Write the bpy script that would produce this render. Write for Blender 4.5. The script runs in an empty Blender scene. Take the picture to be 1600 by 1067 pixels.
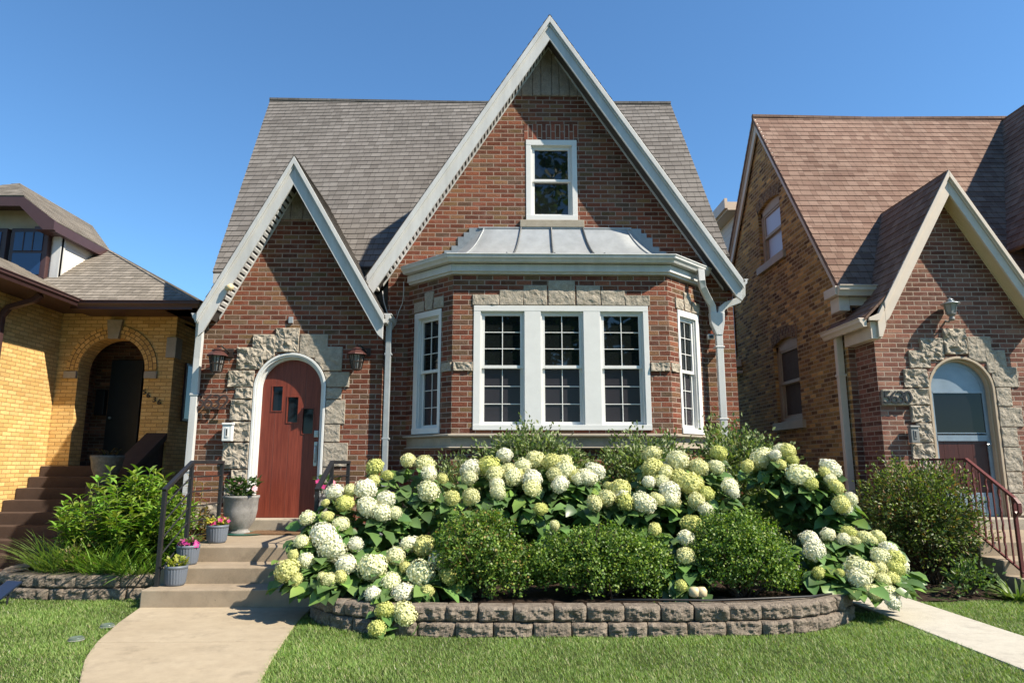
import bpy, bmesh, math, random
import numpy as np
from mathutils import Vector, Matrix, noise
from mathutils.geometry import tessellate_polygon
random.seed(7); RNG = np.random.default_rng(11)
SC = bpy.context.scene
COL = SC.collection
def rad(a): return math.radians(a)

# ------------------------------------------------------------------ node helper
class N:
    def __init__(s, name):
        s.mat = bpy.data.materials.new(name); s.mat.use_nodes = True
        s.t = s.mat.node_tree; s.t.nodes.clear()
        s.out = s.t.nodes.new('ShaderNodeOutputMaterial')
        s.b = s.t.nodes.new('ShaderNodeBsdfPrincipled')
        s.t.links.new(s.b.outputs[0], s.out.inputs[0])
    def link(s, a, b): s.t.links.new(a, b)
    def new(s, ty): return s.t.nodes.new(ty)
    def m(s, op, a, b=None, c=None):
        n = s.new('ShaderNodeMath'); n.operation = op
        for i, v in enumerate((a, b, c)):
            if v is None: continue
            if isinstance(v, (int, float)): n.inputs[i].default_value = v
            else: s.link(v, n.inputs[i])
        return n.outputs[0]
    def mapr(s, v, a, b, c=0., d=1., smooth=False):
        n = s.new('ShaderNodeMapRange'); n.clamp = True
        if smooth: n.interpolation_type = 'SMOOTHSTEP'
        s.link(v, n.inputs[0])
        for i, x in zip((1, 2, 3, 4), (a, b, c, d)): n.inputs[i].default_value = x
        return n.outputs[0]
    def xyz(s, x, y, z=0.):
        n = s.new('ShaderNodeCombineXYZ')
        for i, v in enumerate((x, y, z)):
            if isinstance(v, (int, float)): n.inputs[i].default_value = v
            else: s.link(v, n.inputs[i])
        return n.outputs[0]
    def noise(s, vec, scale, detail=3., rough=.55):
        n = s.new('ShaderNodeTexNoise'); n.inputs['Scale'].default_value = scale
        n.inputs['Detail'].default_value = detail; n.inputs['Roughness'].default_value = rough
        if vec is not None: s.link(vec, n.inputs['Vector'])
        return n.outputs[0]
    def white(s, vec):
        n = s.new('ShaderNodeTexWhiteNoise'); n.noise_dimensions = '3D'; s.link(vec, n.inputs['Vector'])
        return n.outputs['Value']
    def ramp(s, fac, stops, interp='LINEAR'):
        n = s.new('ShaderNodeValToRGB'); cr = n.color_ramp; cr.interpolation = interp
        while len(cr.elements) > 1: cr.elements.remove(cr.elements[-1])
        cr.elements[0].position = stops[0][0]; cr.elements[0].color = (*stops[0][1], 1)
        for p, c in stops[1:]:
            e = cr.elements.new(p); e.color = (*c, 1)
        s.link(fac, n.inputs[0]); return n.outputs[0]
    def mix(s, fac, a, b, mode='MIX'):
        n = s.new('ShaderNodeMix'); n.data_type = 'RGBA'; n.blend_type = mode
        if isinstance(fac, (int, float)): n.inputs[0].default_value = fac
        else: s.link(fac, n.inputs[0])
        for i, v in ((6, a), (7, b)):
            if isinstance(v, tuple): n.inputs[i].default_value = (*v, 1)
            else: s.link(v, n.inputs[i])
        return n.outputs[2]
    def gray(s, v): return s.xyz(v, v, v)
    def uv(s):
        n = s.new('ShaderNodeUVMap'); n.uv_map = 'UVMap'
        q = s.new('ShaderNodeSeparateXYZ'); s.link(n.outputs[0], q.inputs[0])
        return n.outputs[0], q.outputs[0], q.outputs[1]
    def pos(s):
        g = s.new('ShaderNodeNewGeometry'); return g.outputs['Position']
    def bump(s, h, dist, strength=1.):
        n = s.new('ShaderNodeBump'); n.inputs['Distance'].default_value = dist
        n.inputs['Strength'].default_value = strength; s.link(h, n.inputs['Height'])
        s.link(n.outputs[0], s.b.inputs['Normal'])
    def fin(s, col=None, rough=.8, metal=0., spec=.3):
        if col is not None:
            if isinstance(col, tuple): s.b.inputs['Base Color'].default_value = (*col, 1)
            else: s.link(col, s.b.inputs['Base Color'])
        if isinstance(rough, (int, float)): s.b.inputs['Roughness'].default_value = rough
        else: s.link(rough, s.b.inputs['Roughness'])
        s.b.inputs['Metallic'].default_value = metal
        s.b.inputs['Specular IOR Level'].default_value = spec
        return s.mat

def mat_brick(name, pal, mortar, bw=.21, bh=.0677, mw=.010, bump=.006, rug=.6, vert=False, swap=False, spread=.35):
    s = N(name); _, u, v = s.uv()
    if swap: u, v = v, u
    rowf = s.m('DIVIDE', v, bh); row = s.m('FLOOR', rowf)
    sh = s.m('MULTIPLY', s.m('FLOORED_MODULO', row, 2.), .5)
    wob = s.m('MULTIPLY', s.m('SUBTRACT', s.noise(s.xyz(u, v), 35., 2.), .5), .05)
    uf = s.m('ADD', s.m('DIVIDE', u, bw), sh); uf = s.m('ADD', uf, s.m('MULTIPLY', wob, .5))
    col = s.m('FLOOR', uf)
    fu = s.m('SUBTRACT', uf, col); fv = s.m('SUBTRACT', rowf, row)
    fv = s.m('ADD', fv, wob)
    du = s.m('MULTIPLY', s.m('MINIMUM', fu, s.m('SUBTRACT', 1., fu)), bw)
    dv = s.m('MULTIPLY', s.m('MINIMUM', fv, s.m('SUBTRACT', 1., fv)), bh)
    d = s.m('MINIMUM', du, dv)
    mask = s.mapr(d, mw*.42, mw*.42+.0045, smooth=True)
    r1 = s.white(s.xyz(col, row, 1.)); r2 = s.white(s.xyz(col, row, 7.))
    n = len(pal)
    c = s.ramp(r1, [(i/n, p) for i, p in enumerate(pal)], 'CONSTANT')
    c = s.mix(1., c, s.gray(s.mapr(r2, 0, 1, 1-spread, 1+spread)), 'MULTIPLY')
    fine = s.noise(s.xyz(s.m('MULTIPLY', u, 75.), s.m('MULTIPLY', v, 60.), 0.), 1., 4., .75)
    c = s.mix(1., c, s.gray(s.mapr(fine, .25, .75, .5, 1.5)), 'MULTIPLY')
    grime = s.noise(s.xyz(u, v), .9, 4.)
    c = s.mix(1., c, s.gray(s.mapr(grime, .3, .7, .85, 1.12)), 'MULTIPLY')
    mc = s.mix(s.noise(s.xyz(u, v), 40., 2.), tuple(x*.75 for x in mortar), mortar)
    ptch = s.noise(s.xyz(s.m('MULTIPLY', u, 7.), s.m('MULTIPLY', v, 12.), 4.), 1., 3., .6)
    c = s.mix(s.mapr(ptch, .5, .72, 0., .4), c, tuple(.5*a+.5*b for a, b in zip(pal[0], mortar)))
    c = s.mix(mask, mc, c)
    tilt = s.m('MULTIPLY', s.m('ADD', s.m('MULTIPLY', s.m('SUBTRACT', r1, .5), fu), s.m('MULTIPLY', s.m('SUBTRACT', r2, .5), .8)), .35)
    h = s.m('MULTIPLY', mask, s.m('ADD', 1., s.m('ADD', tilt, s.m('MULTIPLY', s.m('SUBTRACT', fine, .5), rug*1.6))))
    s.bump(h, bump)
    return s.fin(c, .88, 0., .2)

def mat_shingle(name, pal, e=.143):
    s = N(name); _, u, v = s.uv()
    rowf = s.m('DIVIDE', v, e); row = s.m('FLOOR', rowf); fv = s.m('SUBTRACT', rowf, row)
    off = s.white(s.xyz(row, 3., 5.))
    uf = s.m('ADD', s.m('DIVIDE', u, .27), s.m('MULTIPLY', off, 7.3)); col = s.m('FLOOR', uf); fu = s.m('SUBTRACT', uf, col)
    cut = s.m('ADD', .3, s.m('MULTIPLY', s.white(s.xyz(col, row, 2.)), .4))
    half = s.m('GREATER_THAN', fu, cut)
    r = s.white(s.xyz(col, row, s.m('MULTIPLY', half, 9.)))
    n = len(pal)
    c = s.ramp(r, [(i/(n-1), p) for i, p in enumerate(pal)])
    gr = s.noise(s.xyz(u, v), 160., 2., .8)
    c = s.mix(1., c, s.gray(s.mapr(gr, .2, .8, .6, 1.4)), 'MULTIPLY')
    big = s.noise(s.xyz(u, s.m('MULTIPLY', v, .5)), .8, 3.)
    c = s.mix(1., c, s.gray(s.mapr(big, .3, .7, .86, 1.12)), 'MULTIPLY')
    edge = s.m('MINIMUM', s.m('ABSOLUTE', s.m('SUBTRACT', fu, cut)), s.m('MINIMUM', fu, s.m('SUBTRACT', 1., fu)))
    ln = s.mapr(edge, .008, .025)
    c = s.mix(1., c, s.gray(s.mapr(ln, 0, 1, .55, 1.)), 'MULTIPLY')
    h = s.m('ADD', s.m('MULTIPLY', half, .5), s.m('MULTIPLY', gr, .4))
    s.bump(h, .005)
    return s.fin(c, .92, 0., .15)

def mat_rock(name, a, b, bump=.02, scale=9.):
    s = N(name); p = s.pos()
    n1 = s.noise(p, scale, 6., .65); n2 = s.noise(p, scale*7, 4., .7)
    c = s.ramp(n1, [(.3, a), (.7, b)])
    c = s.mix(1., c, s.gray(s.mapr(n2, .25, .75, .65, 1.3)), 'MULTIPLY')
    s.bump(s.m('ADD', n1, s.m('MULTIPLY', n2, .35)), bump)
    return s.fin(c, .9, 0., .2)

def mat_conc(name, a, b, joint=None, bump=.002):
    s = N(name); p = s.pos()
    n1 = s.noise(p, 1.3, 5., .6); n2 = s.noise(p, 220., 2., .8); n3 = s.noise(p, 9., 5., .7)
    c = s.ramp(n1, [(.3, a), (.7, b)])
    c = s.mix(1., c, s.gray(s.mapr(n2, .2, .8, .8, 1.2)), 'MULTIPLY')
    c = s.mix(1., c, s.gray(s.mapr(n3, .3, .75, .88, 1.08)), 'MULTIPLY')
    n4 = s.noise(p, 3.3, 6., .75); c = s.mix(1., c, s.gray(s.mapr(n4, .54, .74, 1., .7)), 'MULTIPLY')
    n5 = s.noise(p, 45., 1., .5); c = s.mix(1., c, s.gray(s.mapr(n5, .74, .8, 1., .6)), 'MULTIPLY')
    s.bump(s.m('ADD', n2, s.m('MULTIPLY', n3, .8)), bump)
    return s.fin(c, .88, 0., .2)

def mat_paint(name, c0, rough=.45, var=.08, bump=.0006, metal=0., spec=.4, streak=False):
    s = N(name); p = s.pos()
    if streak:
        mp = s.new('ShaderNodeMapping'); mp.inputs['Scale'].default_value = (1, 1, .15); s.link(p, mp.inputs[0]); q = mp.outputs[0]
    else: q = p
    n1 = s.noise(q, 6., 5., .65); n2 = s.noise(p, 90., 2.)
    c = s.mix(1., c0, s.gray(s.mapr(n1, .3, .7, 1-var, 1+var*.5)), 'MULTIPLY')
    c = s.mix(1., c, s.gray(s.mapr(n2, .3, .7, 1-var*.5, 1.)), 'MULTIPLY')
    s.bump(s.m('ADD', n1, n2), bump)
    return s.fin(c, rough, metal, spec)

def mat_siding(name, c0, h=.11):
    s = N(name); _, u, v = s.uv()
    f = s.m('FRACT', s.m('DIVIDE', v, h))
    c = s.mix(1., c0, s.gray(s.mapr(f, 0., .08, .5, 1.)), 'MULTIPLY')
    s.bump(s.m('SUBTRACT', 1., f), .02)
    return s.fin(c, .6)

def mat_wood(name, a, b, plank=.2):
    s = N(name); p = s.pos()
    mp = s.new('ShaderNodeMapping'); mp.inputs['Scale'].default_value = (22, 22, .9); s.link(p, mp.inputs[0])
    g = s.noise(mp.outputs[0], 2.2, 6., .65)
    mp2 = s.new('ShaderNodeMapping'); mp2.inputs['Scale'].default_value = (90, 90, 2.5); s.link(p, mp2.inputs[0])
    g2 = s.noise(mp2.outputs[0], 2., 3., .6)
    c = s.ramp(g, [(.28, a), (.72, b)])
    c = s.mix(1., c, s.gray(s.mapr(g2, .3, .7, .75, 1.15)), 'MULTIPLY')
    q = s.new('ShaderNodeSeparateXYZ'); s.link(p, q.inputs[0])
    pf = s.m('DIVIDE', s.m('ADD', q.outputs[0], 10.05), plank); pr = s.white(s.xyz(s.m('FLOOR', pf), 1., 1.))
    c = s.mix(1., c, s.gray(s.mapr(pr, 0, 1, .85, 1.12)), 'MULTIPLY')
    f = s.m('FRACT', pf); ln = s.mapr(s.m('MINIMUM', f, s.m('SUBTRACT', 1., f)), .0, .02)
    c = s.mix(1., c, s.gray(s.mapr(ln, 0, 1, .45, 1.)), 'MULTIPLY')
    s.bump(s.m('ADD', s.m('MULTIPLY', g2, .3), ln), .002)
    return s.fin(c, .42, 0., .4)

def mat_glass(name, c0=(.008, .010, .010), rough=.02, ior=1.62):
    s = N(name); p = s.pos()
    n = s.noise(p, 2.2, 2.); s.bump(n, .002, .6)
    s.b.inputs['IOR'].default_value = ior
    return s.fin(c0, rough, 0., .5)

def mat_leaf(name, trans=.3, rough=.45, spec=.35):
    s = N(name); a = s.new('ShaderNodeAttribute'); a.attribute_name = 'Col'
    s.fin(a.outputs[0], rough, 0., spec)
    tr = s.new('ShaderNodeBsdfTranslucent')
    c2 = s.mix(1., a.outputs[0], (1.3, 1.45, .5), 'MULTIPLY'); s.link(c2, tr.inputs[0])
    mx = s.new('ShaderNodeMixShader'); mx.inputs[0].default_value = trans
    s.link(s.b.outputs[0], mx.inputs[1]); s.link(tr.outputs[0], mx.inputs[2]); s.link(mx.outputs[0], s.out.inputs[0])
    return s.mat

def mat_head(name):
    s = N(name); o = s.new('ShaderNodeObjectInfo'); a = s.new('ShaderNodeAttribute'); a.attribute_name = 'Col'
    c = s.mix(1., o.outputs['Color'], a.outputs[0], 'MULTIPLY')
    s.fin(c, .7, 0., .2)
    tr = s.new('ShaderNodeBsdfTranslucent'); s.link(c, tr.inputs[0])
    mx = s.new('ShaderNodeMixShader'); mx.inputs[0].default_value = .25
    s.link(s.b.outputs[0], mx.inputs[1]); s.link(tr.outputs[0], mx.inputs[2]); s.link(mx.outputs[0], s.out.inputs[0])
    return s.mat

M = {}
RED = [(.180, .058, .040), (.145, .049, .035), (.20, .075, .050), (.125, .047, .036), (.18, .098, .06), (.165, .055, .038), (.155, .064, .045), (.18, .066, .044), (.135, .09, .066), (.155, .054, .038), (.175, .074, .048), (.135, .050, .038), (.17, .108, .062), (.115, .07, .055)]
RED = [(a*1.16, b*1.08, c*.92) for a, b, c in RED]
M['brick'] = mat_brick('red_brick', RED, (.37, .275, .22), bump=.015, rug=1.0, spread=.32, mw=.011)
M['brick_soldier'] = mat_brick('red_brick_soldier', RED[:4], (.40, .31, .25), swap=True)
M['brick_right'] = mat_brick('brown_red_brick', [(.17, .07, .05), (.21, .09, .065), (.145, .06, .045), (.24, .12, .085), (.16, .075, .055)], (.42, .33, .27), rug=.7)
M['brick_common'] = mat_brick('common_brick', [(.50, .285, .095), (.36, .19, .07), (.60, .36, .12), (.22, .115, .055), (.46, .25, .085), (.30, .165, .07), (.54, .31, .11)], (.58, .43, .25), bump=.014, rug=1.1, mw=.013, spread=.45)
M['brick_yellow'] = mat_brick('yellow_brick', [(.60, .385, .145), (.66, .44, .18), (.56, .35, .125), (.63, .41, .16)], (.36, .22, .09), mw=.007, bump=.004, rug=.25, spread=.1)
M['arch_yellow'] = mat_brick('yellow_arch_brick', [(.58, .34, .11), (.64, .39, .14)], (.2, .12, .06), bw=.11, bh=.075, mw=.010, bump=.006, rug=.25, spread=.15, swap=True)
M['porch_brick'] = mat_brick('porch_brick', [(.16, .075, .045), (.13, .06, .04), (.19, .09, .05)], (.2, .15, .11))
M['arch_common'] = mat_brick('common_arch_brick', [(.2, .11, .05), (.13, .07, .04), (.25, .14, .06)], (.35, .29, .2), bw=.12, bh=.07, mw=.012, swap=True)
M['shingle'] = mat_shingle('grey_shingle', [(.125, .113, .103), (.155, .141, .129), (.178, .163, .150), (.14, .127, .116), (.195, .179, .165)])
M['shingle_rose'] = mat_shingle('rose_shingle', [(.175, .108, .082), (.215, .140, .108), (.242, .163, .127), (.155, .094, .072), (.228, .150, .116)])
M['shingle_left'] = mat_shingle('tan_shingle', [(.17, .15, .125), (.22, .195, .165), (.26, .23, .195)], e=.14)
M['stone'] = mat_rock('limestone', (.29, .25, .20), (.43, .38, .31), bump=.02, scale=14.)
M['stone_grey'] = mat_rock('grey_limestone', (.20, .165, .135), (.30, .255, .215), bump=.012)
M['sill'] = mat_conc('cut_limestone', (.30, .265, .21), (.38, .335, .27))
M['block'] = mat_rock('retaining_block', (.14, .112, .088), (.275, .23, .185), bump=.03, scale=14.)
M['white'] = mat_paint('white_trim', (.55, .55, .54), .45, .16, bump=.0012, streak=True)
M['white_window'] = mat_paint('white_vinyl', (.66, .66, .645), .38, .05)
M['cream'] = mat_paint('cream_trim', (.62, .53, .44), .5, .07)
M['tan'] = mat_paint('tan_soffit', (.62, .50, .30), .5, .05)
M['tan_wood'] = mat_paint('tan_wood_frame', (.44, .35, .25), .55, .12)
M['maroon'] = mat_paint('maroon_trim', (.065, .034, .034), .45, .1)
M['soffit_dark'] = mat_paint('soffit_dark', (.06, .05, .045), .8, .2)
M['zinc'] = mat_paint('zinc_sheet', (.41, .43, .44), .38, .16, metal=.35, spec=.5)
M['zinc_dark'] = mat_paint('zinc_flashing', (.30, .33, .35), .45, .2, metal=.3)
M['seam'] = mat_paint('seam_metal', (.10, .105, .11), .5, .1, metal=.3)
M['siding'] = mat_siding('white_siding', (.66, .62, .57))
M['door'] = mat_wood('mahogany', (.12, .022, .013), (.23, .05, .028))
M['glass'] = mat_glass('window_glass')
M['glass_dark'] = mat_glass('dark_door_glass', (.008, .008, .010), .04, 1.36)
M['screen'] = mat_glass('screened_glass', (.028, .025, .030), .22, 1.4)
M['blue_glass'] = mat_glass('blue_glass', (.01, .03, .09), .06, 1.7)
M['frost'] = mat_glass('frosted_glass', (.52, .57, .70), .35, 1.5)
M['lamp_glass'] = mat_glass('lamp_glass', (.30, .30, .29), .2, 1.5)
M['black'] = mat_paint('black_metal', (.018, .018, .02), .45, .2)
M['oxblood'] = mat_paint('oxblood_metal', (.13, .035, .032), .4, .15)
M['copper'] = mat_paint('copper_roof', (.10, .042, .036), .4, .25, metal=.3)
M['bronze'] = mat_paint('bronze', (.05, .035, .028), .45, .3, metal=.3)
M['steel'] = mat_paint('brushed_steel', (.42, .45, .47), .3, .1, metal=.6)
M['blind'] = mat_paint('window_blind', (.13, .115, .10), .8, .2, spec=.1)
M['alu'] = mat_paint('storm_door_aluminium', (.23, .29, .35), .4, .14, metal=.2)
M['grey_box'] = mat_paint('grey_mailbox', (.22, .22, .21), .45, .15)
M['digit'] = mat_paint('iron_digit', (.055, .035, .03), .6, .3)
M['concrete'] = mat_conc('walk_concrete', (.33, .27, .19), (.39, .325, .235))
M['step'] = mat_conc('step_concrete', (.27, .215, .155), (.325, .265, .195))
M['path'] = mat_conc('path_concrete', (.42, .39, .33), (.47, .44, .375))
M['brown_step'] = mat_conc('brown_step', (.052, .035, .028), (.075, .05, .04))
M['soil'] = mat_rock('mulch', (.022, .014, .01), (.075, .047, .032), bump=.05, scale=25.)
M['lawn'] = mat_rock('lawn_soil', (.035, .05, .012), (.07, .10, .025), bump=.02, scale=30.)
M['pot'] = mat_paint('slate_pot', (.12, .14, .175), .5, .1)
M['urn'] = mat_paint('whitewashed_urn', (.30, .295, .285), .75, .45, bump=.003)
M['urn_stone'] = mat_rock('weathered_urn', (.10, .09, .075), (.2, .18, .15), bump=.01, scale=20.)
M['mat'] = mat_rock('coir_mat', (.10, .055, .03), (.2, .12, .065), bump=.01, scale=60.)
M['green_plastic'] = mat_paint('green_saucer', (.02, .12, .09), .4, .1)
M['leaf'] = mat_leaf('leaf'); M['leaf_gloss'] = mat_leaf('leaf_gloss', .2, .38, .4)
M['grass'] = mat_leaf('grass_blade', .35, .5, .25)
M['head'] = mat_head('hydrangea_floret')
M['stem'] = mat_paint('green_stem', (.10, .13, .035), .6, .2)
M['twig'] = mat_paint('brown_twig', (.09, .06, .04), .8, .25)
M['solar'] = mat_glass('solar_panel', (.02, .03, .06), .15, 1.5)
M['clear'] = mat_glass('clear_disc', (.10, .13, .10), .12, 1.5)
M['dark_wood'] = mat_wood('dark_door', (.045, .010, .008), (.08, .02, .014))

# ------------------------------------------------------------------ mesh builder
ORG = {}
class MB:
    def __init__(s, xf=None): s.v = []; s.f = []; s.xf = xf; s.fr = {}
    def P(s, a, b, c):
        s.v.append(tuple(s.xf(a, b, c)) if s.xf else (a, b, c)); return len(s.v)-1
    def poly(s, pts):
        s.f.append([s.P(*p) for p in pts])
    def quad(s, *pts): s.poly(pts)
    def box(s, x0, x1, y0, y1, z0, z1):
        i = [s.P(x, y, z) for z in (z0, z1) for y in (y0, y1) for x in (x0, x1)]
        for q in ((0, 2, 3, 1), (4, 5, 7, 6), (0, 1, 5, 4), (2, 6, 7, 3), (0, 4, 6, 2), (1, 3, 7, 5)):
            s.f.append([i[k] for k in q])
    def prism(s, poly, lo, hi, ax='y'):
        # poly of (a,c) extruded along y, or (a,b) along z, or (b,c) along x
        def mk(p, w):
            return (p[0], w, p[1]) if ax == 'y' else ((p[0], p[1], w) if ax == 'z' else (w, p[0], p[1]))
        n = len(poly); A = [s.P(*mk(p, lo)) for p in poly]; B = [s.P(*mk(p, hi)) for p in poly]
        for t in tessellate_polygon([[Vector((p[0], p[1], 0)) for p in poly]]):
            s.f.append([A[k] for k in t]); s.f.append([B[k] for k in reversed(t)])
        for k in range(n): s.f.append([A[k], A[(k+1) % n], B[(k+1) % n], B[k]])
    def sheet(s, outer, holes=(), depth=.15):
        # wall sheet in local (u, n=0, z) with holes and reveals running back by depth
        loops = [outer]+list(holes); flat = [p for l in loops for p in l]
        idx = [s.P(p[0], 0, p[1]) for p in flat]
        for t in tessellate_polygon([[Vector((p[0], p[1], 0)) for p in l] for l in loops]): s.f.append([idx[k] for k in t])
        for h in holes:
            n = len(h)
            for k in range(n):
                a, b = h[k], h[(k+1) % n]
                s.quad((a[0], 0, a[1]), (b[0], 0, b[1]), (b[0], -depth, b[1]), (a[0], -depth, a[1]))
    def tube(s, pts, r, n=8, rx=None, cap=True):
        pts = [Vector(p) for p in pts]; rings = []
        up = None
        for i, p in enumerate(pts):
            if i == 0: d = pts[1]-p
            elif i == len(pts)-1: d = p-pts[i-1]
            else: d = (p-pts[i-1]).normalized()+(pts[i+1]-p).normalized()
            d.normalize()
            if up is None:
                up = Vector((0, 0, 1)) if abs(d.z) < .9 else Vector((0, 1, 0))
            sd = d.cross(up).normalized(); up2 = sd.cross(d).normalized(); up = up2
            k = 1.
            if 0 < i < len(pts)-1:
                c = (p-pts[i-1]).normalized().dot(d); k = 1/max(.5, c)
            rr = r[i] if isinstance(r, (list, tuple)) else r
            ring = []
            for j in range(n):
                a = 2*math.pi*(j+.5)/n
                if n == 4:
                    q = sd*(math.copysign(1, math.cos(a))*(rx or rr))+up2*(math.copysign(1, math.sin(a))*rr)
                else: q = sd*(math.cos(a)*rr)+up2*(math.sin(a)*rr)
                ring.append(s.P(*(p+q)))
            rings.append(ring)
        for a, b in zip(rings, rings[1:]):
            for j in range(n): s.f.append([a[j], a[(j+1) % n], b[(j+1) % n], b[j]])
        if cap: s.f.append(list(reversed(rings[0]))); s.f.append(rings[-1])
    def lathe(s, prof, c, n=24, rib=0., nrib=0):
        rings = []
        for r, z, *k in prof:
            amp = rib if (k and k[0]) else 0.
            rings.append([s.P(c[0]+math.cos(2*math.pi*j/n)*(r+amp*math.cos(nrib*2*math.pi*j/n)), c[1]+math.sin(2*math.pi*j/n)*(r+amp*math.cos(nrib*2*math.pi*j/n)), c[2]+z) for j in range(n)])
        for a, b in zip(rings, rings[1:]):
            for j in range(n): s.f.append([a[j], a[(j+1) % n], b[(j+1) % n], b[j]])
        s.f.append(list(reversed(rings[0]))); s.f.append(rings[-1])
    def sweep(s, path, z, prof, side=1):
        # profile (out, dz) swept along a horizontal open path with mitred corners
        n = len(path); nm = []
        for a, b in zip(path, path[1:]):
            d = Vector((b[0]-a[0], b[1]-a[1])).normalized(); nm.append(Vector((d.y, -d.x))*side)
        offs = []
        for i in range(n):
            if i == 0: o = nm[0]
            elif i == n-1: o = nm[-1]
            else: o = (nm[i-1]+nm[i])/(1+nm[i-1].dot(nm[i]))
            offs.append(o)
        zz = z if isinstance(z, (list, tuple)) else [z]*n
        rings = [[s.P(path[i][0]+offs[i].x*o, path[i][1]+offs[i].y*o, zz[i]+dz) for o, dz in prof] for i in range(n)]
        m = len(prof)
        for a, b in zip(rings, rings[1:]):
            for j in range(m): s.f.append([a[j], a[(j+1) % m], b[(j+1) % m], b[j]])
        s.f.append(rings[0]); s.f.append(list(reversed(rings[-1])))
    def roof(s, poly, e=.143, lip=.010, thick=.05):
        # convex roof polygon laid with lapped courses from its lowest edge up
        P = [Vector(p) for p in poly]; nrm = Vector((0, 0, 0))
        for a, b in zip(P, P[1:]+P[:1]): nrm += a.cross(b)
        nrm.normalize()
        if nrm.z < 0: nrm = -nrm
        t = Vector((0, 0, 1)).cross(nrm).normalized(); up = nrm.cross(t)
        if up.z < 0: up = -up
        vs = [p.dot(up) for p in P]; v0, v1 = math.floor(min(vs)/e)*e, max(vs); f0 = len(s.f)
        def clip(pp, lim, keep_above):
            out = []
            for a, b in zip(pp, pp[1:]+pp[:1]):
                fa, fb = a.dot(up)-lim, b.dot(up)-lim
                if not keep_above: fa, fb = -fa, -fb
                if fa >= 0: out.append(a)
                if fa*fb < 0: out.append(a+(b-a)*(fa/(fa-fb)))
            return out
        k = 0
        while v0+k*e < v1:
            lo, hi = v0+k*e, v0+(k+1)*e
            q = clip(clip(P, lo, True), hi, False)
            if len(q) >= 3:
                r = [p+nrm*(lip*(1-(p.dot(up)-lo)/e)) for p in q]
                s.poly([tuple(p) for p in r])
                low = sorted([p for p in q if abs(p.dot(up)-lo) < 1e-5], key=lambda p: p.dot(t))
                if len(low) >= 2:
                    a, b = low[0], low[-1]
                    s.quad(tuple(a+nrm*lip), tuple(b+nrm*lip), tuple(b-nrm*.002), tuple(a-nrm*.002))
            k += 1
        for i in range(f0, len(s.f)): s.fr[i] = (t, up)
        D = [p-nrm*thick for p in P]
        s.poly([tuple(p) for p in D])
        for i in range(len(P)):
            j = (i+1) % len(P); s.quad(tuple(P[i]), tuple(P[j]), tuple(D[j]), tuple(D[i]))
    def build(s, name, mat, parent=None, bevel=0., smooth=False, recalc=True, uvz=None):
        org = Vector(ORG.get(parent.name, (0, 0, 0))) if parent else Vector((0, 0, 0))
        me = bpy.data.meshes.new(name); me.from_pydata([tuple(Vector(v)-org) for v in s.v], [], s.f)
        me.update()
        if recalc:
            bm = bmesh.new(); bm.from_mesh(me); bmesh.ops.recalc_face_normals(bm, faces=bm.faces); bm.to_mesh(me); bm.free()
        uvl = me.uv_layers.new(name='UVMap')
        for p in me.polygons:
            n = p.normal
            if p.index in s.fr: t, w = s.fr[p.index]
            elif abs(n.z) > .97: t = Vector((1, 0, 0)); w = Vector((0, 1, 0))
            else:
                t = Vector((0, 0, 1)).cross(n).normalized(); w = n.cross(t)
                if w.z < 0: w = -w
            for li in p.loop_indices:
                co = me.vertices[me.loops[li].vertex_index].co+org
                uvl.data[li].uv = (co.dot(t), co.dot(w))
            if smooth: p.use_smooth = True
        o = bpy.data.objects.new(name, me); COL.objects.link(o)
        if mat: me.materials.append(mat if not isinstance(mat, str) else M[mat])
        if parent: o.parent = parent; ORG[o.name] = tuple(org)
        else: ORG[o.name] = (0, 0, 0)
        if bevel:
            b = o.modifiers.new('bevel', 'BEVEL'); b.width = bevel; b.segments = 2; b.limit_method = 'ANGLE'; b.angle_limit = rad(40)
        return o
def tag(o, label, cat, group=None, kind=None):
    if label: o['label'] = label
    if cat: o['category'] = cat
    if group: o['group'] = group
    if kind: o['kind'] = kind
    return o
def thing(name, label, cat, loc, group=None):
    o = bpy.data.objects.new(name, None); COL.objects.link(o); o.location = loc; o.empty_display_size = .1
    ORG[o.name] = tuple(loc); return tag(o, label, cat, group)
def struct(o): o['kind'] = 'structure'; return o
def copy_tree(o, loc, parent=None):
    c = o.copy(); COL.objects.link(c)
    if parent: c.parent = parent
    else: c.location = loc; ORG[c.name] = tuple(loc)
    for ch in list(o.children): copy_tree(ch, None, c)
    return c
def frame(p, q, flip=1):
    # local frame of a vertical wall from p to q (left to right seen from outside): u along, n outwards
    d = Vector((q[0]-p[0], q[1]-p[1])).normalized(); nx, ny = d.y*flip, -d.x*flip
    return lambda u, n, z: (p[0]+d.x*u+nx*n, p[1]+d.y*u+ny*n, z)
def front(Y): return lambda u, n, z: (u, Y-n, z)
def arc(cx, cz, r, a0, a1, n): return [(cx+r*math.cos(rad(a0+(a1-a0)*i/n)), cz+r*math.sin(rad(a0+(a1-a0)*i/n))) for i in range(n+1)]
def archpoly(x0, x1, z0, zs, n=20): return [(x0, z0), (x1, z0)]+arc((x0+x1)/2, zs, (x1-x0)/2, 0, 180, n)
def rect(a, b, c, d): return [(a, c), (b, c), (b, d), (a, d)]

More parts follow.
